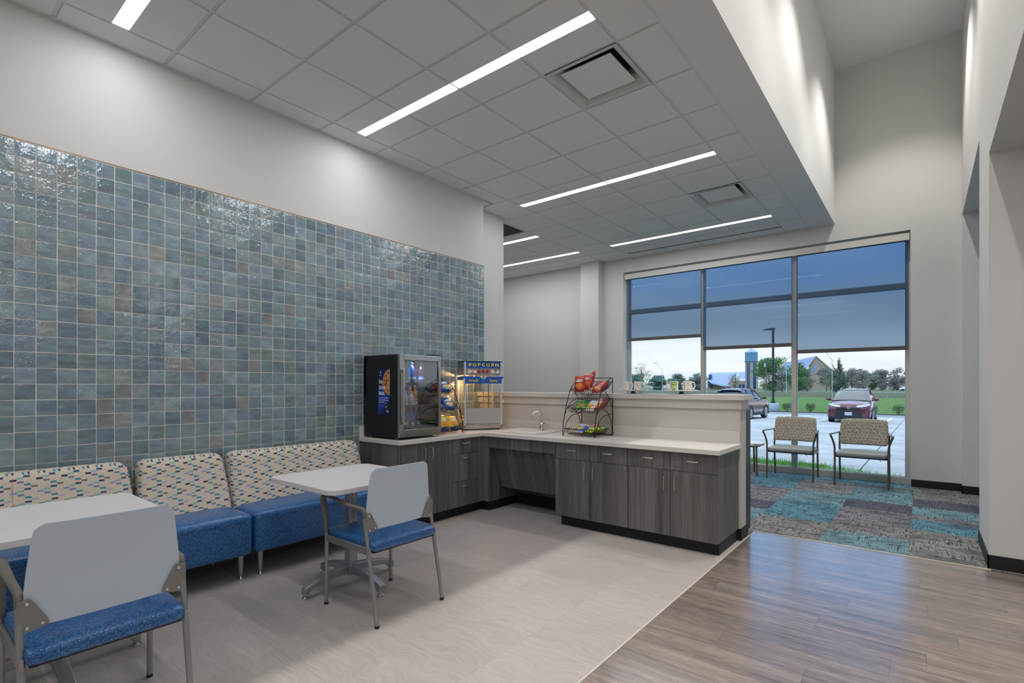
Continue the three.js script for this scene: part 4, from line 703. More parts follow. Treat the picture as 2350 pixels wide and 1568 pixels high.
  const bulb = part('warm_lamp', new THREE.CylinderGeometry(.008, .008, .06, 12).rotateZ(Math.PI / 2).translate(-.15, .592, -.05), new THREE.MeshStandardMaterial({ color: 0xffe0b0, emissive: 0xffc070, emissiveIntensity: 6 }), t);
  const pl1 = new THREE.PointLight(0xffb06a, .6); pl1.name = 'warm'; pl1.position.set(-.15, .592, -.05); pl1.shadow.radius = .4; t.add(pl1);
  seed(9); const corn = []; for (let k = 0; k < 260; k++) { const g = new THREE.IcosahedronGeometry(rr(.008, .014), 0); g.rotateX(rnd() * 3).rotateY(rnd() * 3); const x = rr(-ins + .02, ins - .02), q = 1 - Math.abs(x + .05) / .26; g.translate(x, .08 + rnd() * .13 * Math.max(.15, q), rr(-d + .03, d - .04)); corn.push(g); }
  part('popped_corn', corn, mat(0xe9cf94, .8), t).userData.kind = 'stuff';
}

// --- wire snack racks
function basket(t, y, z, W, D, h, tilt) {          // a tilted wire tray; z is its front edge
  const g = [], r = .0024, P = (x, yy, zz) => [x, y + yy + (z - zz) * Math.tan(tilt), zz];
  const loop = (a, yy, z0, z1, rad) => { g.push(rod(P(-a, yy, z0), P(a, yy, z0), rad), rod(P(a, yy, z0), P(a, yy, z1), rad), rod(P(a, yy, z1), P(-a, yy, z1), rad), rod(P(-a, yy, z1), P(-a, yy, z0), rad)); };
  const w = W / 2, wi = w - .028; loop(w, h, z, z - D, .0032); loop(wi, 0, z - .028, z - D + .02, r);
  for (let k = 0; k <= 12; k++) { const x = lerp(-wi, wi, k / 12); g.push(rod(P(x, 0, z - .028), P(x * w / wi, h, z), r, 5), rod(P(x, 0, z - D + .02), P(x * w / wi, h, z - D), r, 5)); if (k % 2 === 0) g.push(rod(P(x, 0, z - .028), P(x, 0, z - D + .02), r, 5)); }
  for (let k = 0; k <= 8; k++) { const zz = lerp(z - .028, z - D + .02, k / 8), zo = lerp(z, z - D, k / 8); for (const s of [-1, 1]) g.push(rod(P(s * wi, 0, zz), P(s * w, h, zo), r, 5)); }
  part('basket', g, M.black, t);
}
const TIER = [[.020, .165, 0], [.225, .105, .30], [.405, .045, .34]], RW = .345;
function snackRack(pos, turn, label) {
  const t = thing('snack_rack', label, 'display rack', pos, turn, 'black wire snack racks');
  const d = .0042, b = -.185;
  for (const s of [-1, 1]) {
    const x = s * (RW / 2 + .006);
    part('side_frame', [tube([[x, .002, .178], [x, .10, .170], [x, .25, .130], [x, .38, .075], [x, .48, .02], [x, .565, -.13], [x, .575, b]], d, 40, 7), rod([x, .002, b], [x, .578, b], d), rod([x, .004, b], [x, .02, b + .03], d)], M.black, t);
    part('arch', [tube([[x, .005, b], [x, .17, b + .05], [x, .255, b + .14], [x, .26, b + .2]], .0034, 24, 6), tube([[x, .006, .165], [x, .12, .11], [x, .19, .02], [x, .22, b]], .0034, 24, 6), tube([[x, .26, b], [x, .36, b + .06], [x, .44, b + .15]], .0034, 20, 6), tube([[x, .21, .14], [x, .29, .08], [x, .35, -.02], [x, .37, b]], .0034, 20, 6)], M.black, t);
  }
  for (const y of [.004, .37, .576]) part('cross_bar', rod([-RW / 2, y, b], [RW / 2, y, b], d), M.black, t);
  TIER.forEach(([y, z, tilt], i) => basket(t, y, z, RW, i ? .23 : .28, .052, tilt));
  return t;
}
const rackR = snackRack([1.650, TOP, -4.445], 0, 'black wire snack rack on the worktop right of the sink');
const rackL = snackRack([.275, TOP, -3.725], Math.PI / 2, 'black wire snack rack between the drinks fridge and popcorn machine');

// --- snack bags
function bagArt(base, top, label, blob, extra) {
  return canvasTex(192, 256, (x, w, h) => {
    x.fillStyle = base; x.fillRect(0, 0, w, h); x.fillStyle = top; x.fillRect(0, 0, w, h * .2); x.fillRect(0, h * .93, w, h * .07);
    if (extra) extra(x, w, h);
    if (label) { x.fillStyle = label; x.beginPath(); x.ellipse(w / 2, h * .30, w * .36, h * .085, -.05, 0, 7); x.fill(); x.fillStyle = 'rgba(60,66,78,.85)'; for (let k = 0; k < 7; k++) x.fillRect(w * .22 + k * w * .082, h * .275, w * .05, h * .045); }
    if (blob) for (let k = 0; k < 3; k++) { x.fillStyle = blob[k % blob.length]; x.beginPath(); x.ellipse(w * (.42 + k * .12), h * (.60 + (k % 2) * .12), w * .24, h * .15, k, 0, 7); x.fill(); x.fillStyle = 'rgba(255,235,190,.35)'; x.beginPath(); x.arc(w * (.40 + k * .12), h * (.58 + (k % 2) * .12), w * .08, 0, 7); x.fill(); }
  });
}
const ART = {
  cracker: bagArt('#b3222b', '#c8402f', '#eef0ee', ['#e58a34', '#d97427']), orange: bagArt('#c7202a', '#a8141f', '#f4f0ea', ['#f0932a', '#e77f1d']), green: bagArt('#2f9a3c', '#1f7a33', null, ['#b5793d', '#8a5a2b'], (x, w, h) => { x.fillStyle = '#8fd25a'; x.fillRect(0, h * .74, w, h * .12); }),
  white: bagArt('#e4e4e0', '#d2d4d4', '#c3d8de', ['#e0a12e', '#d18b1f']), blue: bagArt('#1f74c9', '#e9eef2', '#f2f4f6', ['#d8a25a']), lime: bagArt('#c5cf2f', '#3f8f34', '#f3f2d2', ['#6a9c34', '#d8c52c']), brown: bagArt('#8a5a38', '#a97a4e', '#e8dcc6', ['#c08a52']), tan: bagArt('#d7a86a', '#e9cf9d', '#f6efe0', ['#b9803f']),
  deep: bagArt('#0f58b5', '#0b3f8c', '#eef3f8', ['#d9b45a', '#5aa9e0']), yellow: bagArt('#eeb40f', '#f6cf2c', '#f4f6f8', ['#d88a12', '#3f8f3f'], (x, w, h) => { x.fillStyle = '#123a86'; x.fillRect(0, h * .80, w, h * .2); }),
};
const bagMat = {}; for (const k in ART) bagMat[k] = phys(0xffffff, .34, { map: ART[k], clearcoat: .25, clearcoatRoughness: .25 });
function bagGeo(w, h, t, sd) {
  const N = 12, K = 16, pos = [], uv = [], idx = [];
  for (const s of [1, -1]) for (let j = 0; j <= K; j++) for (let i = 0; i <= N; i++) { const u = i / N * 2 - 1, v = j / K * 2 - 1; let q = (1 - Math.pow(Math.abs(u), 3.2)) * (1 - Math.pow(Math.abs(v), 5)); q *= 1 + .28 * (fbm(u * 2 + sd * 3, v * 2.4 + sd, 7, 2) - .5) * 2; const crimp = Math.abs(v) > .93 ? Math.sin(i * 3.1) * .0012 : 0; const pinch = 1 - .05 * q * Math.cos(v * 1.4); pos.push(u * w / 2 * pinch, (v + 1) / 2 * h, s * (q * t / 2) + crimp); uv.push(s > 0 ? i / N : 1 - i / N, j / K); }
  const row = N + 1, off = row * (K + 1); for (let j = 0; j < K; j++) for (let i = 0; i < N; i++) { const a = j * row + i; idx.push(a, a + 1, a + row, a + 1, a + row + 1, a + row, off + a, off + a + row, off + a + 1, off + a + 1, off + a + row, off + a + row + 1); }
  const g = new THREE.BufferGeometry(); g.setAttribute('position', new THREE.Float32BufferAttribute(pos, 3)); g.setAttribute('uv', new THREE.Float32BufferAttribute(uv, 2)); g.setIndex(idx); g.computeVertexNormals(); return g;
}
let bagN = 0;
function bag(art, rack, tier, x, back, w, h, t, lean, spin, label, group, lift = 0) {   // stands in a tier: x across, back from the front edge
  const [y, z, tilt] = TIER[tier], m = new THREE.Mesh(bagGeo(w, h, t, bagN++), bagMat[art]); m.name = numbered('snack_bag');
  const o = new THREE.Object3D(); o.position.copy(rack.position); o.rotation.copy(rack.rotation); const a = new THREE.Object3D(); a.position.set(x, y + .006 + lift + back * Math.tan(tilt), z - back); a.rotation.set(-lean, spin, 0, 'YXZ'); o.add(a); o.updateMatrixWorld(true);
  a.matrixWorld.decompose(m.position, m.quaternion, m.scale); scene.add(m); return put(m, label, 'snack bag', group);
}
const gR = 'snack bags in the rack right of the sink', gL = 'snack bags in the rack beside the fridge';
bag('cracker', rackR, 2, -.105, .060, .115, .165, .045, .12, .10, 'red cracker bag standing at the left front of the top basket', gR);
bag('cracker', rackR, 2, -.075, .125, .12, .165, .04, .30, -.25, 'red cracker bag behind the front one in the top basket', gR);
bag('cracker', rackR, 2, -.030, .150, .11, .18, .035, .22, -.75, 'red cracker bag leaning right at the rear of the top basket', gR, .01);
['front', 'second', 'third', 'rearmost'].forEach((q, k) => bag('orange', rackR, 2, .095, .050 + k * .042, .105, .085, .022, .55, .06, `small red and orange snack packet, ${q} of the row in the top basket`, gR));
bag('green', rackR, 1, -.075, .085, .115, .125, .035, .75, .10, 'green snack bag in the middle basket', gR);
bag('white', rackR, 1, .040, .055, .105, .145, .045, .80, -.18, 'white snack bag with golden print in the middle basket', gR);
bag('cracker', rackR, 1, .105, .090, .10, .135, .035, .85, -.22, 'red snack bag right of the white one in the middle basket', gR);
bag('orange', rackR, 1, .085, .150, .10, .11, .03, .70, -.2, 'red snack bag at the rear of the middle basket', gR, .01);
bag('tan', rackR, 0, -.115, .060, .10, .11, .035, 1.2, .2, 'tan snack bag at the left of the bottom basket', gR, .012);
bag('blue', rackR, 0, -.045, .050, .13, .13, .045, 1.05, -.15, 'blue snack bag lying in the bottom basket', gR, .014);
bag('tan', rackR, 0, -.060, .130, .12, .12, .04, 1.15, .3, 'tan snack bag behind the blue one in the bottom basket', gR, .03);
bag('brown', rackR, 0, .020, .165, .13, .11, .04, 1.1, -.3, 'brown snack bag at the rear of the bottom basket', gR, .03);
['front', 'middle', 'rear'].forEach((q, k) => bag('lime', rackR, 0, .070 + k * .012, .045 + k * .07, .11, .09, .03, 1.0, -.35, `yellow and green snack packet, ${q} of the three in the bottom basket`, gR, .014));
bag('deep', rackL, 2, -.03, .05, .13, .16, .05, .45, .15, 'blue snack bag in the middle of the top basket beside the fridge', gL);
bag('deep', rackL, 2, .105, .045, .125, .15, .05, .50, -.1, 'blue snack bag at the right of the top basket beside the fridge', gL);
bag('deep', rackL, 1, -.04, .05, .13, .15, .05, .55, .1, 'blue snack bag in the middle of the middle basket beside the fridge', gL);
bag('deep', rackL, 1, .095, .035, .13, .15, .055, .60, -.15, 'blue snack bag at the right of the middle basket beside the fridge', gL);
bag('blue', rackL, 1, .12, .12, .12, .13, .04, .55, -.35, 'pale blue snack bag at the rear right of the middle basket beside the fridge', gL, .012);
bag('yellow', rackL, 0, -.02, .05, .13, .165, .055, .35, .15, 'yellow snack bag in the middle of the bottom basket beside the fridge', gL);
bag('yellow', rackL, 0, .115, .04, .135, .165, .055, .45, -.05, 'yellow snack bag at the right of the bottom basket beside the fridge', gL);
bag('tan', rackL, 0, .03, .13, .12, .17, .045, .30, 0, 'golden snack bag behind the yellow ones beside the fridge', gL);

// --- cake stands and mugs on the cap of the low wall
T.mugA = canvasTex(512, 200, (x, w, h) => { x.fillStyle = '#e9e6e0'; x.fillRect(0, 0, w, h); const o = w * .20; for (let j = 0; j < 6; j++) for (let i = 0; i < 5; i++) { x.fillStyle = ['#c8a878', '#b48f78', '#cda05a', '#a98d72'][(i * 3 + j) % 4]; x.fillRect(o + i * 20, 34 + j * 22, 14 * hash(i, j, 3) + 5, 9); } x.fillStyle = '#5b4434'; x.beginPath(); x.ellipse(o + 24, 178, 9, 14, 0, 0, 7); x.fill(); });
T.mugB = canvasTex(512, 200, (x, w, h) => { x.fillStyle = '#e9e6e0'; x.fillRect(0, 0, w, h); const o = w * .20; x.fillStyle = '#7ea82c'; x.beginPath(); x.moveTo(o, 20); x.lineTo(o + 112, 20); x.lineTo(o + 112, 130); x.quadraticCurveTo(o + 100, 190, o + 56, 192); x.quadraticCurveTo(o + 12, 190, o, 130); x.fill(); x.fillStyle = '#c7dd8d'; x.fillRect(o + 14, 36, 84, 26); x.fillStyle = '#eff5dc'; x.font = 'bold 84px sans-serif'; x.fillText('30', o + 10, 150); });
T.mugC = canvasTex(512, 200, (x, w, h) => { x.fillStyle = '#e9e6e0'; x.fillRect(0, 0, w, h); const o = w * .16; for (let k = 0; k < 7; k++) { x.fillStyle = ['#7d5f55', '#caa27c', '#54474d'][k % 3]; x.beginPath(); x.arc(o + 8 + 10 * (k % 2), 40 + k * 22, 11, 0, 7); x.fill(); } x.fillStyle = '#2b2b30'; for (const [a, b] of [[80, 46], [66, 172], [104, 172]]) { x.beginPath(); x.arc(o + a, b, 10, 0, 7); x.fill(); } x.fillStyle = '#c3bf7a'; for (let j = 0; j < 3; j++) x.fillRect(o + 48, 74 + j * 26, 90, 9); });
function stand(x, z, label) {
  const t = thing('cake_stand', label, 'cake stand', [x, 1.255, z], 0, 'white cake stands on the low wall');
  part('plate', lathe([[0, .024], [.12, .025], [.146, .029], [.152, .033], [.150, .036], [.12, .031], [0, .030]], 48), M.porcelain, t);
  part('stem', lathe([[0, 0], [.030, 0], [.028, .004], [.020, .010], [.019, .024], [0, .025]], 24), mat(0x8b8078, .5), t);
}
stand(1.994, -4.75, 'white cake stand with two mugs beside the left end of the window'); stand(2.484, -4.75, 'white cake stand with two mugs nearer the low wall end, the right one');
function mug(x, z, map, handle, face, label) {
  const t = thing('mug', label, 'mug', [x, 1.286, z], 0, 'printed mugs on the cake stands'), r = .039, h = .09;
  const g = lathe([[0, .002], [r * .86, 0], [r * .97, .005], [r, .014], [r, h - .002], [r - .0015, h], [r - .004, h - .002], [r - .005, .012], [0, .008]], 40); g.rotateY(face); const uv = g.attributes.uv, P = g.attributes.position; for (let i = 0; i < uv.count; i++) uv.setY(i, clamp(P.getY(i) / h)); part('mug_body', g, mat(0xffffff, .2, { map }), t);
  const c = Math.cos(handle), s = Math.sin(handle), q = (a, y) => [c * a, y, -s * a]; part('handle', tube([q(r - .003, .074), q(r + .018, .078), q(r + .029, .060), q(r + .029, .036), q(r + .018, .018), q(r - .003, .020)], .0055, 30, 8), M.porcelain, t);
}
mug(1.915, -4.75, T.mugA, .676, -1.75, 'white mug with tan print on the left cake stand, left one'); mug(2.045, -4.75, T.mugA, .676, -1.75, 'white mug with tan print on the left cake stand, right one');
mug(2.412, -4.75, T.mugB, 3.82, -1.6, 'white mug with green 30 badge on the right cake stand'); mug(2.540, -4.75, T.mugC, .676, -1.5, 'white mug with dark dots and pale lines on the right cake stand');
{
  const t = thing('outlet_plate', 'white electrical wall plate behind the popcorn machine', 'outlet', [-.245, 1.315, -4.93]);
  part('plate', box(0, -.06, -.06, .006, .06, .06, .002), M.whiteMetal, t); for (const y of [-.025, .025]) part('socket', box(.005, y - .015, -.018, .008, y + .015, .018, .003), mat(0xcfccc4, .4), t);
}
// ------------------------------------------------------------------ outside
const gy = (z) => -0.10 - 0.0195 * (-z - 9);           // the lot falls gently away from the building
function slopeBox(x0, z0, x1, z1, up, th) { const g = box(x0, -th, z0, x1, 0, z1), p = g.attributes.position; for (let i = 0; i < p.count; i++) p.setY(i, p.getY(i) + gy(p.getZ(i)) + up); return g; }
const concrete = mat(0xffffff, .8, { map: rep(T.concrete, .25, .25) });
const lot = structGroup('parking_lot');
{ // cast in slabs with sawn joints
  const zs = [-9.35, -13.2, -18.1, -23.0, -27.9, -32.8, -36.9, -40.9], xs = [-26, -20.2, -14.4, -8.6, -4.6, -.6, 3.4, 7.4, 11.4, 17, 23];
  part('sub_base', slopeBox(-30, -41.2, 25, -8.8, -.03, .3), mat(0x4c4f52, .9), lot);
  for (let i = 0; i < xs.length - 1; i++) for (let j = 0; j < zs.length - 1; j++) part('concrete_slab', slopeBox(xs[i] + .012, zs[j + 1] + .014, xs[i + 1] - .012, zs[j] - .014, 0, .08), concrete, lot);
  for (const x of [-8.2, -5.45, -2.7, -.05, 2.75, 5.5, 8.2]) part('stall_line', slopeBox(x - .055, -39.5, x + .055, -27.5, .004, .01), mat(0xe9edf0, .7), lot);
}
struct('kerb', slopeBox(-30, -41.25, 25, -40.95, .12, .4), mat(0xc9ccd0, .8));
struct('mulch_bed', slopeBox(-30, -42.9, 25, -41.25, .17, .4), mat(0x4a3b33, .95));
struct('lawn', box(-160, -.9, -98, 160, -.62, -42.9), mat(0xffffff, .9, { map: rep(T.grass, .12, .12) }));
struct('meadow', box(-420, -1.2, -420, 420, -.72, -98), mat(0xffffff, .95, { map: rep(T.meadow, .03, .03) }));
struct('ground', [box(-420, -1.6, -98, -30, -.8, -8.8), box(25, -1.6, -98, 420, -.8, -8.8), box(-420, -1.6, -8.9, 420, -.35, 120)], mat(0x7d8c66, .95));
struct('road', box(-300, -.74, -189, 300, -.68, -181), mat(0xb9bcbc, .8));
struct('grass_verge', slopeBox(-4, -10.9, 2.9, -8.85, .02, .2), mat(0xffffff, .9, { map: rep(T.grass, 1, 1) }));
{ // blades of the verge right outside the glass
  seed(101); const N = 5200, im = [], col = [], pos = [];
  for (let k = 0; k < N; k++) { const x = rr(-.5, 4.1), lim = x < 2.5 ? -10.95 : lerp(-10.95, -9.7, (x - 2.5) / 1.6), z = rr(lim, -8.9), h = rr(.05, .13), a = rnd() * 6.28, w = .006, lx = rr(-.04, .04), lz = rr(-.04, .04), y = gy(z) + .01, c = Math.cos(a) * w, s = Math.sin(a) * w, q = rr(.75, 1.25); pos.push(x - c, y, z - s, x + c, y, z + s, x + lx, y + h, z + lz); for (let i = 0; i < 3; i++) col.push(.17 * q, .46 * q, .07 * q); }
  const g = new THREE.BufferGeometry(); g.setAttribute('position', new THREE.Float32BufferAttribute(pos, 3)); g.setAttribute('color', new THREE.Float32BufferAttribute(col, 3)); g.computeVertexNormals();
  const m = solo('verge_grass', g, mat(0xffffff, .8, { vertexColors: true, side: THREE.DoubleSide }), 'bright green grass growing right outside the window', 'grass'); m.userData.kind = 'stuff';
}
function tufts(name, label, n, x0, x1, z0, z1, y, h0, h1, w, cols, sd) {
  seed(sd); const pos = [], col = []; for (let k = 0; k < n; k++) { const x = rr(x0, x1), z = rr(z0, z1), h = rr(h0, h1), a = rnd() * 6.28, c = Math.cos(a) * w, s = Math.sin(a) * w, q = rr(.75, 1.2), cc = pick(cols); pos.push(x - c, y, z - s, x + c, y, z + s, x + rr(-w, w), y + h, z + rr(-w, w)); for (let i = 0; i < 3; i++) col.push(cc[0] * q, cc[1] * q, cc[2] * q); }
  const g = new THREE.BufferGeometry(); g.setAttribute('position', new THREE.Float32BufferAttribute(pos, 3)); g.setAttribute('color', new THREE.Float32BufferAttribute(col, 3)); g.computeVertexNormals(); const m = solo(name, g, mat(0xffffff, .9, { vertexColors: true, side: THREE.DoubleSide }), label, 'grass'); m.userData.kind = 'stuff';
}
tufts('tall_grass', 'pale tall grass along the far edge of the lawn', 36000, -75, 25, -150, -97, -.72, .12, .75, .07, [[.33, .34, .22], [.26, .33, .18], [.38, .32, .26]], 55);
tufts('lawn_grass', 'short mown grass on the lawn behind the cars', 12000, -16, 12, -60, -43, -.62, .02, .06, .012, [[.17, .36, .07], [.14, .31, .07], [.22, .40, .10]], 56);

// --- trees and shrubs
const leafMat = mat(0xffffff, .8, { vertexColors: true, side: THREE.DoubleSide }), bark = mat(0x4b4239, .9), barkPale = mat(0x7a7066, .9);
function foliage(n, blobs, size, c, sd) {
  seed(sd); const pos = [], col = [], a = V(0, 0, 0), u = V(0, 0, 0), w = V(0, 0, 0);
  const vol = blobs.map((b) => b[3] * b[4] * b[5]), tot = vol.reduce((s, v) => s + v, 0);
  blobs.forEach((b, bi) => { const m = Math.round(n * vol[bi] / tot), tone = rr(.85, 1.15); for (let k = 0; k < m; k++) { const t = rnd() * 6.283, z = rr(-1, 1), r = Math.pow(rnd(), .42), q = Math.sqrt(1 - z * z); a.set(b[0] + Math.cos(t) * q * r * b[3], b[1] + z * r * b[4], b[2] + Math.sin(t) * q * r * b[5]); u.set(rr(-1, 1), rr(-1, 1), rr(-1, 1)).setLength(size * rr(.6, 1.3)); w.set(rr(-1, 1), rr(-1, 1), rr(-1, 1)).cross(u).setLength(size * rr(.5, 1)); pos.push(a.x - u.x, a.y - u.y, a.z - u.z, a.x + w.x, a.y + w.y, a.z + w.z, a.x + u.x, a.y + u.y, a.z + u.z); const f = tone * rr(.72, 1.28), g = rr(-.02, .02); for (let i = 0; i < 3; i++) col.push((c[0] + g) * f, c[1] * f, (c[2] - g) * f); } });
  const g = new THREE.BufferGeometry(); g.setAttribute('position', new THREE.Float32BufferAttribute(pos, 3)); g.setAttribute('color', new THREE.Float32BufferAttribute(col.map((v) => Math.max(0, v)), 3)); g.computeVertexNormals(); return g;
}
let treeN = 200;
function tree(name, label, x, z, h, w, c, o = {}) {
  const y = o.y ?? (z < -98 ? -.72 : z < -42.9 ? -.62 : gy(z)), t = thing(name, label, o.cat || 'tree', [x, y, z], 0, o.group), sd = treeN++; seed(sd);
  const bole = h * (o.bole ?? .28), trunk = [tube([[0, -.05, 0], [w * .01, bole * .6, 0], [w * .03, bole + h * .25, w * .02], [w * .02, h * .82, 0]], h * .014, 16, 6)];
  for (let k = 0; k < (o.limbs ?? 7); k++) { const a = k / (o.limbs ?? 7) * 6.283 + rnd(), y0 = lerp(bole * .8, h * .6, rnd()); trunk.push(tube([[0, y0, 0], [Math.cos(a) * w * .2, y0 + h * .12, Math.sin(a) * w * .2], [Math.cos(a) * w * .4, y0 + h * rr(.18, .3), Math.sin(a) * w * .4]], h * .006, 8, 5)); }
  part('trunk', trunk, o.bark || bark, t);
  const blobs = []; const n = o.blobs ?? 12; for (let k = 0; k < n; k++) { const a = rnd() * 6.283, q = rnd(), yy = lerp(bole * 1.1, h * .92, rnd()), prof = o.cone ? 1 - (yy - bole) / (h - bole) * .9 : Math.sin(Math.PI * clamp((yy - bole * .6) / (h * 1.05 - bole * .6), .12, .95)); const rad = w * .5 * prof; blobs.push([Math.cos(a) * rad * q * .8, yy, Math.sin(a) * rad * q * .8, w * .23 * (o.cone ? prof + .15 : rr(.7, 1.2)), h * .13, w * .23 * (o.cone ? prof + .15 : rr(.7, 1.2))]); }
  part('crown', foliage(o.n ?? 1500, blobs, o.size ?? h * .03, c, sd + 7), leafMat, t); return t;
}
const GREEN = [.14, .28, .10], TEAL = [.15, .26, .21], GREY = [.27, .27, .24], OLIVE = [.22, .27, .17], DUN = [.31, .28, .25];  // far crowns: leaf colours lightened and blued to stand for distance haze
tree('shade_tree', 'large rounded green tree right of the glass tower', -29.6, -165, 10.2, 11.5, [.11, .26, .08], { n: 9000, blobs: 26, bole: .12, size: .26 });
tree('shade_tree', 'rounded green tree behind the lamp post, right of the largest one', -25.2, -176, 9.2, 8, [.12, .26, .09], { n: 4500, blobs: 18, bole: .15, size: .26 });
tree('young_tree', 'young airy green tree at the left edge of the window view', -21.2, -55.5, 4.6, 3.0, [.11, .24, .10], { n: 900, blobs: 16, size: .075, bole: .3, y: -.62, bark: barkPale });
tree('conifer', 'dark pointed evergreen tree right of the street light', -12.4, -153.4, 9.0, 4.4, [.08, .13, .08], { cone: 1, n: 3200, blobs: 24, size: .2, bole: .06 });
tree('bare_tree', 'thin grey half bare tree before the low pale building', -47.5, -190, 7.6, 5, GREY, { n: 700, size: .16 });
tree('bare_tree', 'thin grey half bare tree between the utility pole and lamp post', -24.8, -150, 6.6, 5.5, GREY, { n: 1300, size: .14, bole: .2 });
{ // the line of trees across the far field
  seed(401); const W = ['leftmost', 'second', 'third', 'fourth', 'fifth', 'sixth', 'seventh', 'eighth', 'ninth', 'tenth', 'eleventh', 'twelfth'];
  const left = [[-112, 3.2, TEAL], [-106, 9, GREEN], [-100, 9.6, TEAL], [-95, 8.4, TEAL], [-90, 7.6, TEAL], [-85, 8.2, OLIVE], [-80.5, 8.8, TEAL], [-76, 9.0, TEAL], [-71, 8.0, GREY]];
  left.forEach(([x, h, c], i) => tree('field_tree', `far blue-green tree behind the mugs, ${W[i]} from the left`, x, -222 - (i % 2) * 13, h * .82, 9, c, { n: 2200, size: .42, bole: .02, blobs: 16, group: 'far trees left of the tower' }));
  const mid = [[-29.5, 9.0, GREY], [-25, 9.6, DUN], [-20.8, 10.2, GREY], [-17.5, 9.4, OLIVE], [-13.8, 9.6, DUN], [-10.4, 8.4, GREY]];
  mid.forEach(([x, h, c], i) => tree('field_tree', `brownish grey tree in the row behind the parked red car, ${W[i]} from the left`, x, -198 + (i % 2) * 9, h * .80, 7.4, c, { n: 2600, size: .26, bole: .08, blobs: 16, group: 'grey trees before the gabled hall' }));
  const right = [[-15, 11, OLIVE], [-10.8, 11.4, OLIVE], [-6.6, 11, GREY], [-2.4, 11.8, GREY], [1.8, 10.4, DUN], [6, 9.6, GREY], [10.6, 9.2, TEAL], [15, 8.6, TEAL], [19.5, 8, TEAL], [24, 7.5, TEAL]];
  right.forEach(([x, h, c], i) => tree('field_tree', `far tree above the red car facing us, ${W[i]} from the left`, x - 2, -262 - (i % 2) * 10, h * .82, 8.2, c, { n: 2200, size: .38, bole: .04, blobs: 16, group: 'far trees right of the gabled hall' }));
}
[[-6.0, -42.0, 'small dark shrub beside the concrete lamp post base, left one'], [-3.55, -42.1, 'small dark shrub just right of the lamp post base'], [-2.05, -42.1, 'small dark shrub between the lamp post and red car, middle one'], [-.55, -42.1, 'small dark shrub nearest the left of the red car'], [.55, -42.1, 'small dark shrub half hidden behind the red car'], [3.0, -42.1, 'small dark shrub right of the red car']].forEach(([x, z, label], i) => {
  const t = thing('shrub', label, 'shrub', [x, gy(z) + .09, z], 0, 'shrubs along the kerb'); part('stem', [rod([0, -.05, 0], [.05, .35, 0], .02, 5), rod([0, 0, 0], [-.1, .3, .05], .015, 5), rod([0, 0, 0], [.02, .3, -.12], .015, 5)], bark, t);
  part('leaves', foliage(520, [[0, .42, 0, .34, .32, .34], [.15, .55, .05, .22, .24, .22], [-.16, .5, -.05, .22, .22, .22]], .045, [.08, .13, .06], 700 + i), leafMat, t);
});
// a broad tree outside the side window, mirrored in the fridge door
tree('window_tree', 'leafy tree standing outside the side window', 9.4, -17.5, 6.2, 5.4, [.08, .17, .05], { n: 4500, blobs: 20, size: .1, bole: .3, y: gy(-17.5) });

// --- buildings
const brick = mat(0xc2a791, .85), metalRoof = mat(0x93a5c0, .5, { metalness: .2 }), blueGlass = phys(0x1b5f96, .08, { metalness: .3 }), skyGlass = phys(0x6fb2d8, .08, { metalness: .3 }), mull = mat(0x50708c, .5);
{
  const t = thing('glass_tower', 'slim brick tower with blue glass lantern and pale pyramid roof', 'tower', [-58.5, -.8, -257.4], 1.05), r = 1.85;
  part('shaft', [box(-r, 0, -r, r, 13.4, r)], brick, t);
  for (const [x, z, w, d] of [[0, r, .8, .1], [r, 0, .1, .9], [-r, 0, .1, .9]]) part('shaft_window', box(x - w, .5, z - d, x + w, 12.6, z + d), blueGlass, t);
  part('cornice', box(-r - .25, 13.1, -r - .25, r + .25, 13.5, r + .25), mull, t);
  const l = part('lantern', box(-r, 13.5, -r, r, 17.6, r), skyGlass, t);
  for (let k = 0; k <= 6; k++) { const q = lerp(-r, r, k / 6); part('mullion', [box(q - .06, 13.5, r, q + .06, 17.6, r + .06), box(r, 13.5, q - .06, r + .06, 17.6, q + .06), box(-r - .06, 13.5, q - .06, -r, 17.6, q + .06)], mull, t); }
  for (const y of [14.5, 15.5, 16.5]) part('glazing_rail', box(-r - .05, y - .05, -r - .05, r + .05, y + .05, r + .05), mull, t);
  part('roof', new THREE.ConeGeometry(r * 1.62, 2.0, 4).rotateY(Math.PI / 4).translate(0, 18.6, 0), metalRoof, t);
}
{
  const t = thing('gabled_hall', 'large brick hall with steep grey metal gable roof', 'building', [-40.5, -.8, -300], .10);
  const gable = shapeOf([[-1, 0], [13.8, 0], [13.8, 5], [2.2, 16.8], [-1, 13.6]]);
  part('wall', extrude(gable, 18).translate(0, 0, -18), brick, t);
  const roof = loft([[[2.3, 17.1, .1], [-3.6, 7.6, 3.2]], [[-11.9, 14.2, -1.5], [-16, 6.4, 3.0]]], false, false); part('roof', roof, mat(0x9aabc6, .5, { side: THREE.DoubleSide }), t);
  part('roof_edge', rod([2.2, 17.1, .5], [14.2, 4.8, .5], .22, 5), mat(0x8d8a8c, .6), t);
  const win = loft([[[1.7, 12.6, .06], [3.8, 13.6, .06]], [[-3.2, 6.6, .06], [-.6, 6.6, .06]]], false, false); part('sloped_glazing', win, mat(0x8fb4d6, .25, { side: THREE.DoubleSide }), t);
  part('side_wall', box(-15, 0, -16, -.5, 7.6, -.5), brick, t);
}
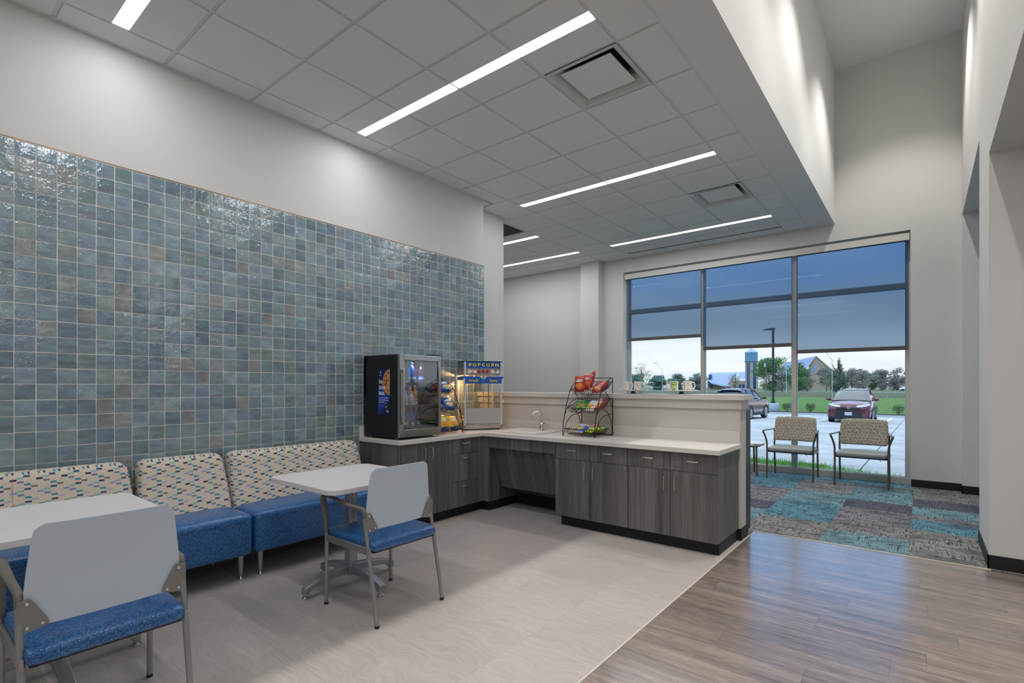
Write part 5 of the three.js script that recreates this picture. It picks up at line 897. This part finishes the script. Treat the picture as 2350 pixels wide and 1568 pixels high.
{
  const t = thing('low_hall', 'long low pale building with sloped metal roof left of the tower', 'building', [-68.5, -.8, -262], 0);
  part('wall', box(-12, 0, -8, 10, 4.4, -1), brick, t);
  const r = loft([[[-13, 8.7, -8], [-11, 4.6, 1.5], [-9, 3, 2.2]], [[-1, 8.7, -8], [-2.5, 2.2, 2.6], [-3, 1.6, 2.8]], [[1.2, 8.8, -8], [.2, 2.4, 2.6], [0, 1.6, 2.8]]], false, false); part('roof', r, mat(0x8fa0bb, .5, { side: THREE.DoubleSide }), t);
  part('roof_wing', loft([[[1.2, 8.8, -8.2], [2.4, 5.4, -2]], [[11, 9.2, -8.2], [10.5, 5.2, -2]]], false, false), mat(0x8fa0bb, .5, { side: THREE.DoubleSide }), t);
  part('gable_wall', extrude(shapeOf([[-3, 0], [1.0, 0], [1.6, 7.8]]), .6).translate(0, 0, 1.6), brick, t);
  part('corner_glass', box(-11, 1, -1, -9.6, 7.6, .4), blueGlass, t);
  for (let k = 0; k < 5; k++) part('window', box(3 + k * 1.5, 1, -1.05, 4.1 + k * 1.5, 2.6, -.95), blueGlass, t);
}
// --- lamp post, street lights, pole
{
  const t = thing('lot_lamp_post', 'dark square parking lot lamp post on a concrete base', 'lamp post', [-4.45, gy(-41.9), -41.9], .35);
  part('base', lathe([[0, 0], [.40, 0], [.40, .72], [.37, .76], [0, .76]], 32), mat(0xb9c0c8, .85), t);
  part('collar', box(-.14, .76, -.14, .14, .90, .14, .01), mat(0x1e2a3a, .45), t);
  part('pole', box(-.075, .9, -.075, .075, 6.35, .075, .008), mat(0x1e2a3a, .45), t);
  part('lamp_head', extrude(shapeOf([[.10, 0], [-.62, .02], [-.66, .07], [-.10, .16], [.10, .16]]), .34, .01).translate(0, 6.2, -.17), mat(0x1e2a3a, .45), t);
}
function streetLight(x, z, h, arm, label) { const t = thing('street_light', label, 'street light', [x, -.72, z], 0, 'street lights beyond the lawn'); part('pole', rod([0, -.05, 0], [0, h, 0], h * .010, 10, h * .006), mat(0xbfd3e6, .5, { metalness: .3 }), t); part('arm', tube([[0, h - .05, 0], [arm * .4, h + .75, 0], [arm * .8, h + 1.45, 0], [arm, h + 1.55, 0]], h * .006, 14, 6), mat(0xa9b4bf, .5), t); part('lamp_head', box(arm - .35, h + 1.48, -.12, arm + .35, h + 1.60, .12, .03), mat(0xa9b4bf, .5), t); }
streetLight(-39.4, -106, 5.4, -1.6, 'thin street light behind the right cake stand'); streetLight(-20.7, -133.9, 8.2, 2.4, 'street light just left of the right window mullion'); streetLight(-8.2, -105.5, 6.6, -1.4, 'street light left of the dark conifer');
{ const t = thing('utility_pole', 'grey wooden utility pole before the large green tree', 'pole', [-26.8, -.72, -141.8]); part('shaft', rod([0, -.05, 0], [0, 8.6, 0], .16, 8, .12), barkPale, t); part('transformer', new THREE.CylinderGeometry(.25, .25, .9, 12).translate(-.3, 7.2, 0), mat(0xc4ccd2, .5), t); part('cross_arm', box(-.9, 8.2, -.06, .9, 8.35, .06), barkPale, t); }
seed(61); [[15.5, 'white car parked far off at the right, nearest the jamb'], [10.2, 'white car parked far off at the right, next to the last'], [4.8, 'white car parked far off beyond the field, middle one'], [-.6, 'white car parked far off beyond the field, left one']].forEach(([x, label]) => { const t = thing('far_car', label, 'car', [x * 1.0, -.6, -246], .3, 'far parked cars'); part('body', [box(-2.2, .3, -.9, 2.2, 1.0, .9, .25, 2), box(-1.3, .9, -.8, 1.5, 1.6, .8, .3, 2)], mat(0xe4edf6, .3), t); for (const a of [-1.4, 1.4]) part('wheel', new THREE.CylinderGeometry(.34, .34, 1.85, 14).rotateX(Math.PI / 2).translate(a, .34, 0), M.black, t); });

// --- cars
const carGlass = phys(0x1d2c38, .05, { metalness: .0, clearcoat: 1, clearcoatRoughness: .02 }), plastic = mat(0x22262c, .6), tyre = mat(0x16171a, .8), rimM = mat(0xc3c8cf, .3, { metalness: .8 });
T.plate = canvasTex(256, 128, (x, w, h) => { x.fillStyle = '#dfe6ee'; x.fillRect(0, 0, w, h); x.strokeStyle = '#76828f'; x.lineWidth = 5; x.strokeRect(4, 4, w - 8, h - 8); x.fillStyle = '#2b3440'; x.textAlign = 'center'; x.font = 'bold 20px sans-serif'; x.fillText('TEXAS', w / 2, 32); x.font = 'bold 58px sans-serif'; x.fillText('RSW\u00b79838', w / 2, 96); });
function suv(label, pos, turn, paintHex, o = {}) {      // nose towards +z, centred on the wheelbase
  const t = thing('parked_car', label, 'car', pos, turn, 'red cars in the parking lot'), paint = phys(paintHex, .28, { clearcoat: 1, clearcoatRoughness: .04, metalness: .35 });
  const ring = (z, w, y0, y1, wt, yt) => { const p = [[0, y0], [w * .80, y0], [w * .97, y0 + .10], [w, y0 + .28], [w, lerp(y0, y1, .62)], [w * .97, y1 - .07], [wt, y1], [wt * .5, yt], [0, yt + .012]]; return [...p.map(([x, y]) => [x, y, z]), ...p.slice(1, -1).reverse().map(([x, y]) => [-x, y, z])]; };
  const S = [[2.30, .66, .30, .72, .50, .74], [2.26, .78, .26, .86, .60, .90], [2.12, .875, .24, .97, .68, 1.00], [1.80, .915, .24, 1.03, .74, 1.06], [1.35, .925, .24, 1.06, .78, 1.10], [.90, .925, .24, 1.09, .80, 1.13], [.2, .925, .24, 1.10, .82, 1.12], [-.8, .925, .24, 1.12, .82, 1.14], [-1.6, .92, .26, 1.15, .80, 1.17], [-2.05, .90, .30, 1.14, .76, 1.16], [-2.24, .84, .36, 1.08, .70, 1.10], [-2.30, .74, .42, .98, .60, 1.0]];
  part('body', loft(S.map((s) => ring(...s))), paint, t);
  const G = [[.98, .80, 1.10, .78, 1.12], [.30, .80, 1.09, .66, 1.56], [.05, .80, 1.09, .63, 1.63], [-.9, .80, 1.10, .62, 1.66], [-1.65, .79, 1.12, .60, 1.62], [-1.95, .77, 1.13, .60, 1.50], [-2.18, .74, 1.13, .70, 1.16]];
  const gr = G.map(([z, wb, yb, wt, yt]) => [[wb, yb, z], [wb * .985, lerp(yb, yt, .3), z], [lerp(wb, wt, .75), lerp(yb, yt, .75), z], [wt, yt - .01, z], [wt * .7, yt + .02, z], [0, yt + .03, z], [-wt * .7, yt + .02, z], [-wt, yt - .01, z], [-lerp(wb, wt, .75), lerp(yb, yt, .75), z], [-wb * .985, lerp(yb, yt, .3), z], [-wb, yb, z]]);
  part('cabin', loft(gr, false, false), carGlass, t).material.side = THREE.DoubleSide;
  part('roof', loft([[.10, .64, 1.635], [-.3, .63, 1.668], [-.9, .625, 1.69], [-1.5, .615, 1.672], [-1.98, .60, 1.60]].map(([z, w, y]) => { const r = []; for (let k = 0; k <= 10; k++) { const u = k / 10 * 2 - 1; r.push([u * w, y + .025 * (1 - u * u) - (Math.abs(u) > .9 ? .03 : 0), z]); } return r; }), false, false), paint, t).material.side = THREE.DoubleSide;
  for (const s of [-1, 1]) {
    part('windshield_pillar', rod([s * .80, 1.10, .97], [s * .64, 1.62, .08], .035, 8), paint, t);
    part('door_pillar', [rod([s * .805, 1.10, -.28], [s * .645, 1.64, -.30], .03, 6), rod([s * .80, 1.11, -1.35], [s * .63, 1.64, -1.22], .045, 6), rod([s * .78, 1.12, -2.0], [s * .60, 1.58, -1.88], .06, 6)], paint, t);
    part('roof_rail', tube([[s * .58, 1.66, -.1], [s * .575, 1.73, -.3], [s * .565, 1.74, -1.3], [s * .56, 1.67, -1.65]], .018, 16, 6), o.rail || rimM, t);
    const mir = part('side_mirror', subdiv(.22, .15, .12, .05, 5, 4, 4).translate(s * 1.04, 1.17, .66), paint, t); part('mirror_arm', rod([s * .86, 1.10, .66], [s * .98, 1.14, .66], .03, 6), plastic, mir);
    part('headlight', loft([[.34, .90, .82, 2.30], [.54, .93, .83, 2.265], [.72, .965, .86, 2.18], [.86, .99, .90, 2.02]].map(([x, y1, y0, z]) => [[s * x, y1, z + .0], [s * x, (y0 + y1) / 2, z + .028], [s * x, y0, z + .02]]), false, false), phys(0xe8f2fa, .08, { side: THREE.DoubleSide, clearcoat: 1 }), t);
    part('tail_light', box(s * .60, .95, -2.31, s * .86, 1.10, -2.16, .03, 2), mat(0x8e1a20, .25), t);
    part('fog_trim', box(s * .70, .46, 2.10, s * .84, .70, 2.24, .03, 2), plastic, t);
    part('wheel_arch', [2, -2].flatMap((q) => [new THREE.TorusGeometry(.40, .045, 6, 20, Math.PI).rotateY(Math.PI / 2).translate(s * .905, .36, q * .675)]), plastic, t);
    part('sill', box(s * .80, .22, -1.0, s * .93, .36, 1.0, .03), plastic, t);
    for (const q of [1.35, -1.35]) { const w = part('wheel', lathe([[.24, -.11], [.34, -.115], [.36, -.09], [.365, 0], [.36, .09], [.34, .115], [.24, .11]], 28).rotateZ(Math.PI / 2).translate(s * .815, .36, q), tyre, t); const sp = [new THREE.CylinderGeometry(.06, .06, .03, 12).rotateZ(Math.PI / 2).translate(s * .925, .36, q), new THREE.TorusGeometry(.235, .022, 6, 28).rotateY(Math.PI / 2).translate(s * .92, .36, q)]; for (let k = 0; k < 6; k++) { const a = k / 6 * 6.283; sp.push(rod([s * .925, .36, q], [s * .92, .36 + Math.sin(a) * .235, q + Math.cos(a) * .235], .024, 5)); } part('rim', sp, rimM, w); part('hub_shadow', new THREE.CylinderGeometry(.24, .24, .08, 20).rotateZ(Math.PI / 2).translate(s * .87, .36, q), M.black, w); }
  }
  part('grille', extrude(shapeOf([[-.55, .64], [.55, .64], [.44, .80], [-.44, .80]]), .06, .01).translate(0, 0, 2.245), mat(0x15181d, .4), t);
  part('grille_bar', [0, 1, 2, 3].map((k) => box(-.50 + k * .02, .665 + k * .033, 2.30, .50 - k * .02, .675 + k * .033, 2.312)), mat(0x2c3138, .35), t);
  part('bonnet_emblem', [new THREE.TorusGeometry(.055, .009, 6, 24).scale(1.4, 1, 1).translate(0, .81, 2.315), new THREE.TorusGeometry(.03, .007, 6, 20).scale(.8, 1.4, 1).translate(0, .81, 2.317)], rimM, t);
  part('lower_bumper', loft([[[-.86, .24, 2.14], [-.84, .42, 2.20]], [[-.48, .22, 2.33], [-.46, .60, 2.345]], [[.48, .22, 2.33], [.46, .60, 2.345]], [[.86, .24, 2.14], [.84, .42, 2.20]]], false, false), mat(0x22262c, .6, { side: THREE.DoubleSide }), t);
  const pl = new THREE.PlaneGeometry(.31, .155); pl.translate(0, .50, 2.352); part('licence_plate', pl, mat(0xffffff, .5, { map: T.plate }), t);
  part('underbody', box(-.75, .2, -2.1, .75, .34, 2.1), M.black, t);
  return t;
}
suv('red sport utility car parked facing the window, behind the waiting chairs', [1.40, gy(-32.2) , -32.25], 0, 0x6a1730);
suv('maroon estate car parked facing away, partly hidden by the low wall', [-3.85, gy(-31.2), -31.1], Math.PI - .06, 0x6a2c40, { rail: mat(0x2a2d33, .5) });
// ------------------------------------------------------------------ hand over
scene.traverse((o) => { if (o.isMesh) { o.castShadow = true; o.receiveShadow = true; } if (o.isLight && o.shadow) o.castShadow = true; });
renderer.render(scene, camera);
